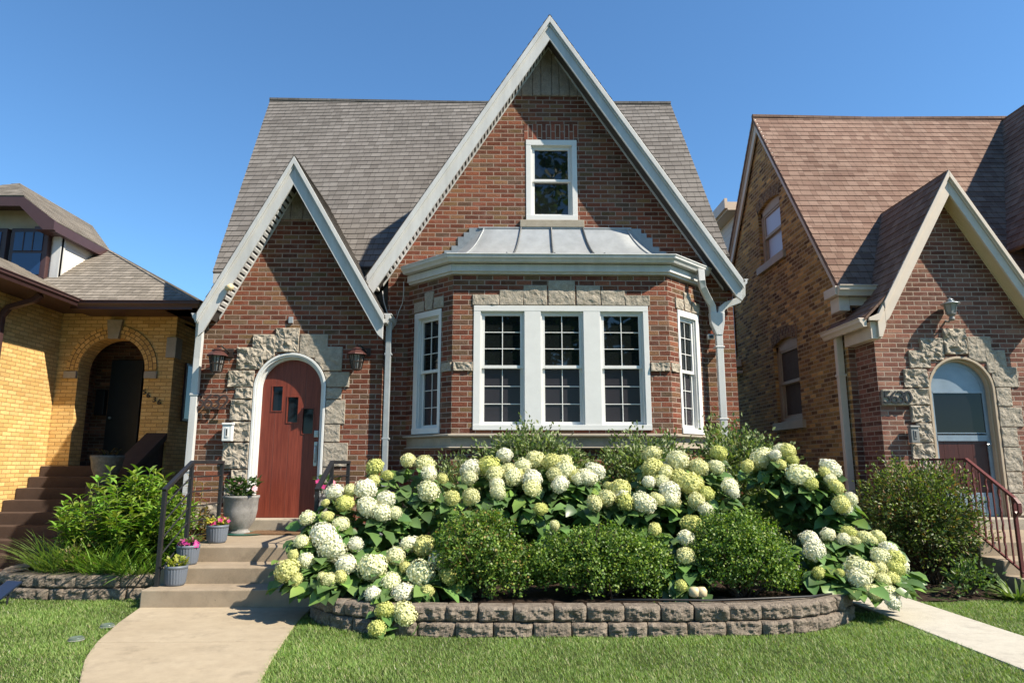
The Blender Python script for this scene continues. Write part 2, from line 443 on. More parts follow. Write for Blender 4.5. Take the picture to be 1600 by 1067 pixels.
def rockface(mb, outline, n0=0., amp=.03, base=.02, seed=0, fine=.03):
    pts = []
    m = len(outline)
    for i in range(m):
        a, b = Vector(outline[i]), Vector(outline[(i+1) % m]); L = (b-a).length; k = max(1, int(L/fine))
        for j in range(k): pts.append(a+(b-a)*(j/k))
    c = sum(pts, Vector((0, 0)))/len(pts); rings = []
    for sc, lv in ((1., -.012), (.995, base*.8), (.97, 1), (.9, 1), (.8, 1), (.68, 1), (.55, 1), (.4, 1), (.22, 1)):
        ring = []
        for p in pts:
            q = c+(p-c)*sc
            if lv == 1:
                nz = noise.fractal(Vector((q.x*11+seed*3.7, q.y*11, seed)), .8, 2., 4)
                ridge = abs(noise.noise(Vector((q.x*5-seed, q.y*5, seed*1.3))))
                nz2 = noise.noise(Vector((q.x*22+seed, q.y*22, seed*2.1)))
                h = n0+base+amp*max(-.1, .25+nz*.75+ridge*.8+nz2*.4)*(1-.2*(sc > .95))
            else: h = n0+lv
            ring.append(mb.P(q.x, h, q.y))
        rings.append(ring)
    k = len(pts)
    for a, b in zip(rings, rings[1:]):
        for j in range(k): mb.f.append([a[j], a[(j+1) % k], b[(j+1) % k], b[j]])
    mb.f.append(rings[-1])
def push_out(outline, cx, zs, R):
    out = []; m = len(outline)
    for i in range(m):
        a, b = Vector(outline[i]), Vector(outline[(i+1) % m]); k = max(1, int((b-a).length/.03))
        for j in range(k):
            p = a+(b-a)*(j/k)
            if p.y >= zs:
                d = p-Vector((cx, zs))
                if d.length < R: p = Vector((cx, zs))+d.normalized()*R
            elif abs(p.x-cx) < R: p.x = cx+math.copysign(R, p.x-cx)
            out.append((p.x, p.y))
    return out

# ------------------------------------------------------------------ foliage, vectorised
def fast_mesh(name, V, T, C, mat, parent=None):
    # V (N,k,3), T triangle template (m,3), C (N,3)
    Nn, k, _ = V.shape; m = len(T)
    org = np.array(ORG.get(parent.name, (0, 0, 0))) if parent else np.zeros(3)
    co = (V.reshape(-1, 3)-org).astype(np.float32)
    tri = (np.asarray(T)[None]+(np.arange(Nn)*k)[:, None, None]).reshape(-1).astype(np.int32)
    me = bpy.data.meshes.new(name)
    me.vertices.add(len(co)); me.vertices.foreach_set('co', co.ravel())
    me.loops.add(len(tri)); me.loops.foreach_set('vertex_index', tri)
    nt = len(tri)//3; me.polygons.add(nt)
    me.polygons.foreach_set('loop_start', (np.arange(nt)*3).astype(np.int32))
    me.update(calc_edges=True)
    a = me.color_attributes.new('Col', 'FLOAT_COLOR', 'POINT')
    cc = np.ones((Nn, k, 4), np.float32); cc[:, :, :3] = C[:, None, :] if C.ndim == 2 else C
    a.data.foreach_set('color', cc.ravel())
    me.materials.append(M[mat]); me.validate()
    o = bpy.data.objects.new(name, me); COL.objects.link(o)
    if parent: o.parent = parent
    ORG[o.name] = tuple(org); return o
def nrmz(a): return a/np.maximum(1e-9, np.linalg.norm(a, axis=1, keepdims=True))
LEAF_T = np.array([(0, 0, 0), (.3, .5, .08), (.3, 0, 0), (.3, -.5, .08), (.7, .36, .0), (.7, 0, -.07), (.7, -.36, .0), (1, 0, -.2)])
LEAF_F = [(0, 2, 1), (0, 3, 2), (1, 2, 5), (1, 5, 4), (2, 3, 6), (2, 6, 5), (4, 5, 7), (5, 6, 7)]
SMALL_T = np.array([(0, 0, 0), (.5, .5, .12), (1, 0, 0), (.5, -.5, .12)]); SMALL_F = [(0, 2, 1), (0, 3, 2)]
BLADE_T = np.array([(0, -.5, 0), (0, .5, 0), (.5, -.42, .05), (.5, .42, .05), (1., 0, -.12)]); BLADE_F = [(0, 1, 3), (0, 3, 2), (2, 3, 4)]
def leaves(name, pos, d, up, L, W, C, mat, parent, T=LEAF_T, F=LEAF_F):
    d = nrmz(d); sd = nrmz(np.cross(up, d)); n = np.cross(d, sd)
    Lx, Wx = L[:, None, None], W[:, None, None]
    V = pos[:, None, :]+d[:, None, :]*(T[None, :, 0:1]*Lx)+sd[:, None, :]*(T[None, :, 1:2]*Wx)+n[:, None, :]*(T[None, :, 2:3]*Lx)
    return fast_mesh(name, V, F, C, mat, parent)
def vary(base, n, amt=.25, hue=.1):
    c = np.array(base)[None]*(1+RNG.uniform(-amt, amt, (n, 1)))*(1+RNG.uniform(-hue, hue, (n, 3)))
    return np.clip(c, .002, 1)
def pick(cols, wts, n, amt=.2):
    i = RNG.choice(len(cols), n, p=np.array(wts)/sum(wts)); c = np.array(cols)[i]
    return np.clip(c*(1+RNG.uniform(-amt, amt, (n, 1)))*(1+RNG.uniform(-.08, .08, (n, 3))), .002, 1)
# ------------------------------------------------------------------ world, camera, sun
w = bpy.data.worlds.new('World'); SC.world = w; w.use_nodes = True
SUN = Vector((1, -.47, 1.10)).normalized()
sky = w.node_tree.nodes.new('ShaderNodeTexSky'); sky.sky_type = 'NISHITA'; sky.sun_disc = False
sky.sun_elevation = math.asin(SUN.z); sky.sun_rotation = math.atan2(SUN.x, SUN.y)
sky.air_density = 1.0; sky.dust_density = .1; sky.ozone_density = 4.; sky.air_density = 1.
bg = w.node_tree.nodes['Background']; tint = w.node_tree.nodes.new('ShaderNodeMix'); tint.data_type = 'RGBA'; tint.blend_type = 'MULTIPLY'; tint.inputs[0].default_value = 1.; tint.inputs[7].default_value = (.66, .92, 1.04, 1); w.node_tree.links.new(sky.outputs[0], tint.inputs[6]); w.node_tree.links.new(tint.outputs[2], bg.inputs[0]); bg.inputs[1].default_value = .102
sl = bpy.data.lights.new('sun', 'SUN'); sl.energy = 5.0; sl.angle = rad(.5); sl.color = (1., .90, .74)
so = bpy.data.objects.new('sun', sl); COL.objects.link(so); so.rotation_euler = SUN.to_track_quat('Z', 'Y').to_euler()
so.location = (20, -8, 25)
cd = bpy.data.cameras.new('camera'); cd.lens = 24; cd.sensor_width = 36; cd.clip_end = 600; cd.clip_start = .05
cam = bpy.data.objects.new('camera', cd); COL.objects.link(cam); cam.location = (0, 0, 1.30)
cam.rotation_euler = (rad(90+10.2), 0, rad(-1.)); SC.camera = cam
SC.view_settings.view_transform = 'Standard'; SC.view_settings.look = 'None'; SC.view_settings.exposure = .98
SC.cycles.max_bounces = 6; SC.cycles.diffuse_bounces = 3; SC.cycles.use_denoising = True
try: SC.cycles.denoiser = 'OPENIMAGEDENOISE'
except Exception: pass

# ------------------------------------------------------------------ ground
g = MB(); g.quad((-150, -150, -.45), (150, -150, -.45), (150, 150, -.45), (-150, 150, -.45)); struct(g.build('ground', 'lawn'))
WL = [(-2, .3), (1.5, -.6), (3, -1.55), (3.8, -2.15), (4.47, -2.54), (5.0, -2.82), (5.45, -3.0), (6.1, -3.19), (6.72, -3.33)]
WR = [(-2, 1.6), (1.5, .4), (3, -.75), (3.8, -1.22), (4.45, -1.45), (5.0, -1.55), (5.5, -1.62), (6.0, -1.69), (6.72, -1.74)]
def fx(tab, y): return np.interp(y, [a for a, b in tab], [b for a, b in tab])
def slab(name, ya, yb, mat, n=14):
    m = MB(); ys = np.linspace(ya, yb, n); P = [(float(fx(WL, y)), float(y)) for y in ys]+[(float(fx(WR, y)), float(y)) for y in ys[::-1]]
    m.prism(P, -.44, 0., 'z'); return struct(m.build(name, mat, bevel=.006))
slab('walk', 5.459, 6.72, 'concrete'); slab('walk', 3.9, 5.445, 'concrete'); slab('walk', 1.0, 3.888, 'concrete')
BW = [(-1.76, 6.72), (-1.68, 6.35), (-1.52, 6.06), (-1.28, 5.84), (-.95, 5.69), (-.5, 5.61), (0., 5.585), (1., 5.58), (2., 5.61), (2.45, 5.70), (2.78, 5.87), (3.04, 6.12), (3.2, 6.45), (3.27, 6.9), (3.3, 7.6)]
LB = [(-3.40, 7.16), (-3.8, 7.13), (-4.25, 7.12), (-4.65, 7.16), (-5.0, 7.26), (-5.25, 7.45), (-5.38, 7.8), (-5.40, 8.6)]
m = MB(); m.prism([(-9, -3), (9, -3), (9, 3.2), (3.385, 3.2), (3.385, 9.), (-5.5, 9.), (-5.6, 6.5), (-9, 3.2)], -.44, -.016, 'z'); struct(m.build('lawn', 'lawn'))
m = MB(); m.prism([(4.06, 3.2), (8.5, 3.2), (8.5, 7.0), (7.0, 9.), (4.06, 9.)], -.44, -.016, 'z'); struct(m.build('lawn', 'lawn'))
m = MB(); m.prism([(3.39, 5.62), (4.05, 5.62), (4.05, 22), (3.39, 22)], -.43, -.002, 'z')
m.prism([(3.39, 3.4), (4.05, 3.4), (4.05, 5.612), (3.39, 5.612)], -.43, -.002, 'z'); struct(m.build('path', 'path', bevel=.005))
m = MB(); m.prism([(-8.05, 6.2), (-6.0, 6.2), (-6.0, 11.2), (-8.05, 11.2)], -.44, -.36, 'z'); struct(m.build('neighbour_walk', 'path'))
def bumpy(name, outline, z, amp, seed, cell=.06):
    xs = [p[0] for p in outline]; ys = [p[1] for p in outline]; mb = MB(); idx = {}
    from mathutils.geometry import intersect_point_line
    def inside(x, y):
        c = False; n = len(outline)
        for i in range(n):
            (x1, y1), (x2, y2) = outline[i], outline[(i+1) % n]
            if (y1 > y) != (y2 > y) and x < (x2-x1)*(y-y1)/(y2-y1)+x1: c = not c
        return c
    nx, ny = int((max(xs)-min(xs))/cell)+1, int((max(ys)-min(ys))/cell)+1
    for i in range(nx+1):
        for j in range(ny+1):
            x, y = min(xs)+i*cell, min(ys)+j*cell
            if inside(x, y): idx[i, j] = mb.P(x, y, z+amp*noise.fractal(Vector((x*6, y*6, seed)), 1., 2., 4))
    for (i, j) in list(idx):
        q = [(i, j), (i+1, j), (i+1, j+1), (i, j+1)]
        if all(k in idx for k in q): mb.f.append([idx[k] for k in q])
    return struct(mb.build(name, 'soil', recalc=False))
bumpy('planting_soil', [(x, y+.12) for x, y in BW]+[(3.3, 8.9), (2.9, 9.5), (-1.6, 9.5), (-1.72, 7.)], .17, .03, 1)
bumpy('planting_soil', [(x, y+.1) for x, y in LB]+[(-4.2, 9.6), (-3.36, 9.6)], .17, .03, 2)
bumpy('planting_soil', [(4.07, 6.86), (5.3, 6.95), (7.5, 7.05), (7.5, 9.4), (4.07, 9.9)], -.01, .035, 3)

# ------------------------------------------------------------------ main house
H = thing('brick_house', 'red brick house with two steep white trimmed gables and a bay window', 'house', (0, 9.48, 0))
Ye, Ym, Yb = 9.22, 9.48, 8.85
# walls
AX0, AX1, ASP = -3.32, -2.345, 2.307            # door opening
m = MB(front(Ye)); rk = lambda x: 5.36-(-2.86-x)*1.93 if x < -2.86 else 5.36-(x+2.86)*1.713
m.sheet([(-4.10, 0), (-1.60, 0), (-1.60, 3.20), (-2.62, 4.95), (-3.11, 4.88), (-4.10, 2.97)], [archpoly(AX0, AX1, .458, ASP)], .2)
m.xf = None
m.quad((-1.6, Ye, 0), (-1.6, Ym, 0), (-1.6, Ym, 3.25), (-1.6, Ye, 3.2)); m.quad((-4.1, Ye, 0), (-4.1, 16, 0), (-4.1, 16, 4.2), (-4.1, Ye, 3.))
m.build('entry_wall', 'brick', H)
WA = (.372, 1.128, 4.80, 6.055)
m = MB(front(Ym)); m.sheet([(-1.6, 0), (3.33, 0), (3.33, 3.72), (1.33, 6.76), (.13, 6.76), (-1.6, 4.17)], [rect(*WA)], .16)
m.xf = None
m.quad((3.33, Ym, 0), (3.33, 16, 0), (3.33, 16, 4.3), (3.33, Ym, 3.72)); m.quad((-4.1, 16, 0), (3.33, 16, 0), (3.33, 16, 4.3), (-4.1, 16, 4.2))
m.quad((3.33, 9.75, 4.3), (3.33, 15.4, 4.3), (3.33, 12.57, 8.3), (3.33, 12.57, 8.3)) if False else m.poly([(3.33, 9.85, 4.3), (3.33, 15.3, 4.3), (3.33, 12.57, 8.15)])
m.poly([(-4.1, 10.7, 4.2), (-4.1, 14.2, 4.2), (-4.1, 12.3, 6.6)])
m.build('gable_wall', 'brick', H)
# stone panels in the gable peaks: upright slabs of different widths
m = MB(front(Ym)); sd = 3
for a, b in ((.13, .30), (.305, .475), (.48, .60), (.605, .765), (.77, .875), (.88, 1.03), (1.035, 1.16), (1.165, 1.33)):
    tz = lambda x: 7.68-1.545*abs(x-.72)
    o = [(a, 6.765), (b, 6.765), (b, max(6.79, tz(b)))]+([(.72, tz(.72))] if a < .72 < b else [])+[(a, max(6.79, tz(a)))]
    rockface(m, o, .0, .012, .012, sd, .05); sd += 1
m.build('peak_stone', 'stone_grey', H, smooth=True)
m = MB(front(Ye))
for a, b in ((-3.11, -2.96), (-2.955, -2.79), (-2.785, -2.62)):
    tl = lambda x: 5.30-1.93*(-2.86-x) if x < -2.86 else 5.30-1.713*(x+2.86)
    o = [(a, 4.685), (b, 4.685), (b, max(4.7, tl(b)))]+([(-2.86, 5.3)] if a < -2.86 < b else [])+[(a, max(4.7, tl(a)))]
    rockface(m, o, .0, .012, .012, sd, .05); sd += 1
m.build('peak_stone', 'stone_grey', H, smooth=True)
# roofs
eL, eR, rR = Vector((-4.40, 10.158, 4.192)), Vector((3.40, 9.694, 4.344)), Vector((3.40, 12.567, 8.398))
rL = Vector((-4.35, 12.07, 8.124))
nrm = (eR-eL).cross(rR-eL).normalized()
d_ = Vector((-4.738, 13., 7.348)).normalized(); c0 = Vector((0, 0, 1.3)); rL = c0+d_*((eL-c0).dot(nrm)/d_.dot(nrm))
m = MB(); m.roof([eL, eR, rR, rL]); bk = lambda p, q: (p.x, 2*q.y-p.y, p.z-.02)
m.roof([tuple(rL), tuple(rR), bk(eR, rR), bk(eL, rL)])
m.tube([tuple(rL+Vector((0, 0, .02))), tuple((rL+rR)/2+Vector((0, 0, -.015))), tuple(rR+Vector((0, 0, .02)))], .045, 6)
m.build('roof', 'shingle', H)
# eave soffit and frieze at the left corner of the main roof
m = MB(); m.box(-4.36, -4.08, 10.1, 10.22, 4.0, 4.15); m.quad((-4.39, 10.17, 4.13), (-3.6, 10.13, 4.13), (-3.6, 10.6, 4.13), (-4.39, 10.6, 4.13)); m.box(-4.2, -4.08, 10.05, 10.3, 3.3, 4.1)
m.build('eave_board', 'white', H)
YG = Ym-.31
gx, gz = .72, 7.865; gl, gr = (-1.83, 3.87), (3.36, 3.84)
m = MB(); m.roof([(gx, YG-.04, gz+.02), (gx, 12.3, gz+.02), (gl[0]-.04, 10.05, gl[1]-.04), (gl[0]-.04, YG-.04, gl[1]-.04)], thick=.03)
m.roof([(gx, YG-.04, gz+.02), (gx, 12.3, gz+.02), (gr[0]+.04, 9.95, gr[1]-.04), (gr[0]+.04, YG-.04, gr[1]-.04)], thick=.03)
m.build('gable_roof', 'shingle', H)
YE = Ye-.29
ex, ez = -2.86, 5.485; el, er = (-4.0, 3.29), (-1.56, 3.26)
m = MB(); m.roof([(ex, YE-.04, ez+.02), (ex, 10.9, ez+.02), (el[0]-.03, 10.1, el[1]-.04), (el[0]-.03, YE-.04, el[1]-.04)], thick=.03)
m.roof([(ex, YE-.04, ez+.02), (ex, 10.9, ez+.02), (er[0]+.03, 9.9, er[1]-.04), (er[0]+.03, YE-.04, er[1]-.04)], thick=.03)
m.build('entry_roof', 'shingle', H)
# rake boards
def rake(name, ax, az, L, R, Yf, Yw, wv, endcut=.0, parent=None, mat='white', dent=True, capw=.10):
    # wv = vertical width of the board measured straight down
    mb = MB()
    for (ex_, ez_) in (L, R):
        sg = 1 if ex_ > ax else -1
        sl = (az-ez_)/abs(ex_-ax)
        cut = wv*.55/sl
        mb.prism([(ax, az), (ex_, ez_), (ex_-sg*.0, ez_-wv*.85), (ex_-sg*cut*.55, ez_-wv+sl*cut*.55), (ax, az-wv)], Yf, Yf+.035)
        mb.prism([(ax, az+.01), (ex_+sg*.015, ez_+.01-.015*sl), (ex_+sg*.015, ez_-capw-.015*sl), (ax, az-capw)], Yf-.045, Yf-.0015)
        mb.prism([(ax, az-capw-.002), (ex_+sg*.008, ez_-capw-.008*sl), (ex_+sg*.008, ez_-capw-.035-.008*sl), (ax, az-capw-.037)], Yf-.022, Yf-.0015)
    o = mb.build(name, mat, parent, bevel=.004)
    sb = MB()
    for (ex_, ez_) in (L, R):
        sg = 1 if ex_ > ax else -1; sl = (az-ez_)/abs(ex_-ax)
        zt = lambda x: az-wv*.80-sl*abs(x-ax)
        xe = ex_-sg*.12
        sb.prism([(ax, zt(ax)), (xe, zt(xe)), (xe, zt(xe)+.02), (ax, zt(ax)+.02)], Yf+.036, Yw+.01)
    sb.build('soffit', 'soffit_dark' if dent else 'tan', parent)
    if True:
        db = MB()
        for (ex_, ez_) in (L, R):
            sg = 1 if ex_ > ax else -1; sl = (az-ez_)/abs(ex_-ax); ln = math.hypot(1, sl)
            zt = lambda x: az-wv*.80-sl*abs(x-ax)
            xe = ex_-sg*.16; x0 = ax+sg*.06
            db.prism([(ax, zt(ax)-.002), (xe, zt(xe)-.002), (xe, zt(xe)-.04), (ax, zt(ax)-.04)], Yw-.022, Yw-.003)
            step = .085/ln; k = 0; x = x0
            while dent and sg < 0 and abs(x-ax) < abs(xe-ax)-step:
                a, b = x, x+sg*step*.48
                db.prism([(a, zt(a)-.001), (b, zt(b)-.001), (b, zt(b)-.022), (a, zt(a)-.022)], Yf+.037, Yw-.024)
                x += sg*step*(1+.06*math.sin(k*2.3)); k += 1
        db.build('soffit_vent', 'white' if dent else 'tan', parent)
    return o
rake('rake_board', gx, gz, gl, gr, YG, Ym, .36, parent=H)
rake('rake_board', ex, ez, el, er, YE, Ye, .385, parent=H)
# gutters and downspouts
KP = [(0, 0), (.0, -.11), (.055, -.115), (.075, -.07), (.10, -.045), (.105, 0.), (.118, .0), (.118, .012), (.0, .012)]
for pth, z_, sd_ in (([(-4.0, YE+.02), (-4.0, 10.05)], 3.27, -1), ([(-1.57, 9.44), (-1.57, YE)], 3.27, -1), ([(3.35, YG+.02), (3.35, 9.75)], 3.84, 1)):
    m = MB(); m.sweep(pth, z_, KP, sd_); m.build('gutter', 'white', H, bevel=.003)
m = MB(); m.box(-1.90, -1.72, YG+.036, 9.47, 3.72, 3.86); m.build('eave_return', 'white', H, bevel=.003)
m = MB(); m.tube([(-4.06, 9.12, 3.2), (-4.06, 9.14, 2.95), (-4.07, 9.155, 2.7), (-4.07, 9.155, .12)], .035, 4, rx=.045)
for z in (2.2, 1.2): m.box(-4.125, -4.015, 9.112, 9.21, z, z+.03)
m.tube([(-4.07, 9.155, .14), (-4.07, 9.0, .10), (-4.05, 8.7, .22)], .04, 4, rx=.05)
m.build('downspout', 'white', H, bevel=.006)
m = MB(); m.tube([(-1.515, 9.15, 3.2), (-1.515, 9.16, .1)], .035, 4, rx=.036)
for z in (1.62, 2.75): m.box(-1.565, -1.465, 9.118, 9.21, z, z+.03)
m.build('downspout', 'zinc', H, bevel=.006)
# bay ------------------------------------------------------------
PL, PA, PB, PR = (-1.30, Ym), (-.63, Yb), (2.24, Yb), (2.89, Ym)
WF = (-.352, 1.965, 1.735, 3.375); WLf = (.145, .700, 1.70, 3.37); WRf = (.215, .765, 1.70, 3.37)
mb = MB(front(Yb)); mb.sheet(rect(-.63, 2.24, 0, 3.98), [rect(*WF)], .14)
LL = math.dist(PL, PA); LR = math.dist(PB, PR)
mb.xf = frame(PL, PA); mb.sheet(rect(0, LL, 0, 3.98), [rect(*WLf)], .14)
mb.xf = frame(PB, PR); mb.sheet(rect(0, LR, 0, 3.98), [rect(*WRf)], .14)
mb.build('bay_wall', 'brick', H)
path = [(-1.33, 9.51), PA, PB, (2.92, 9.51)]
m = MB(); m.sweep([(-1.27, 9.45), PA, PB, (2.86, 9.45)], 1.505, [(-.05, 0), (.06, 0), (.06, .014), (.012, .02), (.012, .135), (.085, .150), (.085, .172), (-.05, .188)])
m.build('sill', 'sill', H, bevel=.004)
m = MB(); m.sweep([(-1.27, 9.45), PA, PB, (2.86, 9.45)], 3.80, [(-.02, 0), (.045, 0), (.045, .022), (.075, .03), (.075, .125), (.0, .125)])
m.build('frieze_board', 'white', H, bevel=.003)
m = MB(); m.sweep([(-1.27, 9.45), PA, PB, (2.86, 9.45)], 3.955, [(.06, -.02), (.15, -.02), (.165, .01), (.19, .035), (.195, .07), (.205, .07), (.205, .085), (.06, .085)])
m.build('gutter', 'white', H, bevel=.003)
# bell-cast metal roof
b0 = [(-1.40, 9.47), (-.70, 8.68), (2.31, 8.68), (2.99, 9.47)]; t0 = [(-.30, 9.47), (-.24, 9.455), (1.83, 9.455), (1.89, 9.47)]
m = MB(); rows = []; K = 14
def bayz(s): return 4.035+(4.665-4.035)*(s**2.05)
def bayp(i, s): return (b0[i][0]+(t0[i][0]-b0[i][0])*s**.88, b0[i][1]+(t0[i][1]-b0[i][1])*s**.88, bayz(s))
for k in range(K+1):
    s_ = k/K; row = []
    for i in range(3):
        n = 10 if i == 1 else 4
        for j in range(n+(i == 2)):
            f = j/n; a, b = bayp(i, s_), bayp(i+1, s_); row.append(m.P(a[0]+(b[0]-a[0])*f, a[1]+(b[1]-a[1])*f, a[2]))
    rows.append(row)
for a, b in zip(rows, rows[1:]):
    for j in range(len(a)-1): m.f.append([a[j], a[j+1], b[j+1], b[j]])
br = m.build('bay_roof', 'zinc', H, smooth=True)
for f in (.27, .49, .72):
    m = MB(); pts = []
    for k in range(K+1):
        a, b = bayp(1, k/K), bayp(2, k/K); pts.append((a[0]+(b[0]-a[0])*(f*.96), a[1]-.012, a[2]+.014))
    m.tube(pts, .012, 6); m.build('seam', 'seam', br)
for i in (0, 3):
    m = MB(); m.tube([(bayp(1 if i == 0 else 2, k/K)[0], bayp(1, k/K)[1]-.004, bayz(k/K)+.004) for k in range(K+1)], .010, 6); m.build('seam', 'zinc', br)
m = MB(); m.tube([(-.32, 9.455, 4.672), (1.90, 9.455, 4.672)], .016, 6); m.build('ridge_flashing', 'zinc', br)
for sg in (0, 1):
    m = MB(front(Ym))
    for k in range(8):
        s0 = (k+.4)/8; i = 0 if sg == 0 else 3
        x = bayp(i, s0**.6)[0]; z = bayz(s0**.6)
        a, b = (x-.11, x+.12) if sg == 0 else (x-.12, x+.11)
        zz = math.floor((z+.05)/.0677)*.0677
        m.box(a, b, .003, .009+.0015*k, zz-.09, zz+.07)
    m.build('step_flashing', 'zinc_dark', H)
# right leader: two gutters meeting in a funnel
m = MB(); yd = 9.36
m.tube([(2.78, 9.12, 3.96), (2.78, 9.10, 3.80), (2.80, 9.14, 3.72), (2.90, 9.26, 3.60), (2.985, 9.34, 3.50), (3.00, yd, 3.38)], .034, 4, rx=.046)
m.tube([(3.42, 9.34, 3.80), (3.42, 9.35, 3.66), (3.36, 9.36, 3.58), (3.20, 9.36, 3.52), (3.12, yd, 3.46), (3.10, yd, 3.38)], .034, 4, rx=.046)
m.prism([(2.945, 3.40), (3.155, 3.40), (3.145, 3.25), (3.11, 3.08), (3.02, 3.08), (2.955, 3.25)], yd-.045, yd+.05)
m.tube([(3.065, yd, 3.1), (3.065, yd, .1)], .036, 4, rx=.047)
for z in (2.9, 1.9): m.box(3.0, 3.13, yd-.042, yd+.1, z, z+.025)
m.build('downspout', 'white', H, bevel=.008)
# windows ---------------------------------------------------------
def sash(xf, a, b, z0, z1, n, fw, cols, rws, frame_mb, panes, mat, mun=.011):
    frame_mb.xf = xf
    frame_mb.box(a, a+fw, n-.02, n+.018, z0, z1); frame_mb.box(b-fw, b, n-.02, n+.018, z0, z1)
    frame_mb.box(a+fw, b-fw, n-.02, n+.018, z0, z0+fw*1.15); frame_mb.box(a+fw, b-fw, n-.02, n+.018, z1-fw, z1)
    for i in range(1, cols): x = a+fw+(b-a-2*fw)*i/cols; frame_mb.box(x-mun/2, x+mun/2, n-.008, n+.006, z0+fw*1.15, z1-fw)
    for j in range(1, rws):
        z = z0+fw*1.15+(z1-z0-fw*2.15)*j/rws; frame_mb.box(a+fw, b-fw, n-.0085, n+.0065, z-mun/2, z+mun/2)
    panes.append((xf, a+fw*.8, b-fw*.8, n, z0+fw*.8, z1-fw*.8, mat))
def window(parent, xf, a, b, z0, z1, unit, n=-.05, casing=.055, cols=2, rws=3, name='window', fmat='white_window', lower='screen', upper='glass', meet=.5):
    # casing ring then one double-hung unit per span in unit
    mb = MB(xf); panes = []
    mb.box(a, b, n-.05, .012, z1-casing, z1); mb.box(a, b, n-.05, .02, z0, z0+casing*.9)
    edges = [a]+[e for s_ in unit for e in s_]+[b]
    for k in range(0, len(edges), 2): mb.box(edges[k], edges[k+1], n-.05, .010, z0+casing*.9, z1-casing)
    for (ua, ub) in unit:
        q0, q1 = z0+casing*.9, z1-casing; zm = q0+(q1-q0)*meet
        mb.box(ua, ua+.018, n-.04, n+.035, q0, q1); mb.box(ub-.018, ub, n-.04, n+.035, q0, q1); mb.box(ua+.018, ub-.018, n-.04, n+.03, q1-.018, q1)
        sash(xf, ua+.018, ub-.018, zm-.012, q1-.018, n-.005, .036, cols, rws, mb, panes, upper)
        sash(xf, ua+.018, ub-.018, q0+.001, zm+.024, n-.034, .036, cols, rws, mb, panes, lower)
    fr = mb.build(name, fmat, parent, bevel=.003)
    for (x, pa, pb, pn, p0, p1, mt) in panes:
        p = MB(x); p.box(pa, pb, pn-.012, pn-.009, p0, p1); p.build('pane', mt, fr)
    bb = MB(xf); bb.quad((a, n-.09, z0), (b, n-.09, z0), (b, n-.09, z1), (a, n-.09, z1)); bb.build('window_lining', 'black', fr)
    return fr
window(H, front(Yb), *WF, [(-.262, .318), (.535, 1.100), (1.322, 1.895)], casing=.075)
window(H, frame(PL, PA), *WLf, [(WLf[0]+.085, WLf[1]-.05)], casing=.085)
window(H, frame(PB, PR), *WRf, [(WRf[0]+.05, WRf[1]-.085)], casing=.085)
window(H, front(Ym), *WA, [(WA[0]+.075, WA[1]-.075)], casing=.085, cols=1, rws=1, lower='glass')
m = MB(front(Ym)); m.box(.28, 1.215, -.05, .05, 4.68, 4.795); m.build('sill', 'sill', H, bevel=.008)
m = MB(front(Ym)); m.box(.345, 1.155, -.01, .004, 6.062, 6.31); m.build('lintel', 'brick_soldier', H)
# stones over the bay windows
m = MB(front(Yb))
LS = [(-.375, 0., 3.383, 3.525, 0, -.03), (.0, .315, 3.383, 3.59, .03, -.02), (.315, .625, 3.383, 3.655, .02, .0), (.635, 1.0, 3.383, 3.72, 0, 0), (1.01, 1.33, 3.383, 3.655, 0, .02), (1.335, 1.65, 3.383, 3.59, -.02, .03), (1.65, 2.0, 3.383, 3.52, -.03, 0)]
for k, (a, b, c, d, s0, s1) in enumerate(LS): rockface(m, [(a+.004-s0*.5, c), (b-.004+s1*.5, c), (b-.004+s1*.5 if s1 > 0 else b-.004, d), (a+.004-s0*.5 if s0 > 0 else a+.004, d)], 0, .010, .010, 20+k)
m.build('lintel_stone', 'stone', H)
m = MB(frame(PL, PA))
for k, (a, b, d, e) in enumerate(((.13, .34, 3.53, 0), (.345, .54, 3.64, .03), (.545, .74, 3.54, 0))): rockface(m, [(a+e, 3.383), (b-e, 3.383), (b, d), (a, d)], 0, .010, .010, 40+k)
m.build('lintel_stone', 'stone', H)
m = MB(frame(PB, PR))
for k, (a, b, d, e) in enumerate(((.17, .38, 3.53, 0), (.385, .58, 3.64, .03), (.585, .80, 3.54, 0))): rockface(m, [(a+e, 3.383), (b-e, 3.383), (b, d), (a, d)], 0, .018, .010, 50+k)
m.build('lintel_stone', 'stone', H)
for xf_, r_, a_, s_ in ((front(Yb), rect(-.62, -.36, 2.50, 2.62), .024, 60), (front(Yb), rect(1.975, 2.23, 2.50, 2.62), .024, 61), (frame(PL, PA), rect(.72, LL-.01, 2.50, 2.62), .01, 62), (frame(PB, PR), rect(.01, .20, 2.50, 2.62), .02, 63)):
    m = MB(xf_); rockface(m, r_, 0, a_, .013, s_); m.build('belt_stone', 'stone', H)
# door surround
m = MB(front(Ye))
ST = [(-3.07, -2.74, 2.796, 3.139), (-3.369, -3.06, 2.682, 3.047), (-3.572, -3.206, 2.56, 2.869), (-3.669, -3.315, 2.321, 2.553), (-3.561, -3.315, 2.162, 2.318), (-3.612, -3.315, 1.873, 2.155), (-3.583, -3.315, 1.592, 1.866), (-3.67, -3.315, 1.241, 1.586), (-3.53, -3.315, 1.056, 1.236), (-3.617, -3.315, .80, 1.05), (-3.53, -3.315, .62, .795),
      (-2.735, -2.35, 2.72, 3.055), (-2.52, -2.142, 2.54, 2.881), (-2.40, -2.035, 2.323, 2.535), (-2.345, -2.132, 2.162, 2.318), (-2.345, -2.076, 1.83, 2.157), (-2.345, -2.134, 1.59, 1.825), (-2.345, -2.017, 1.27, 1.585), (-2.345, -2.20, 1.056, 1.265), (-2.345, -2.05, .80, 1.05), (-2.345, -2.15, .62, .795)]
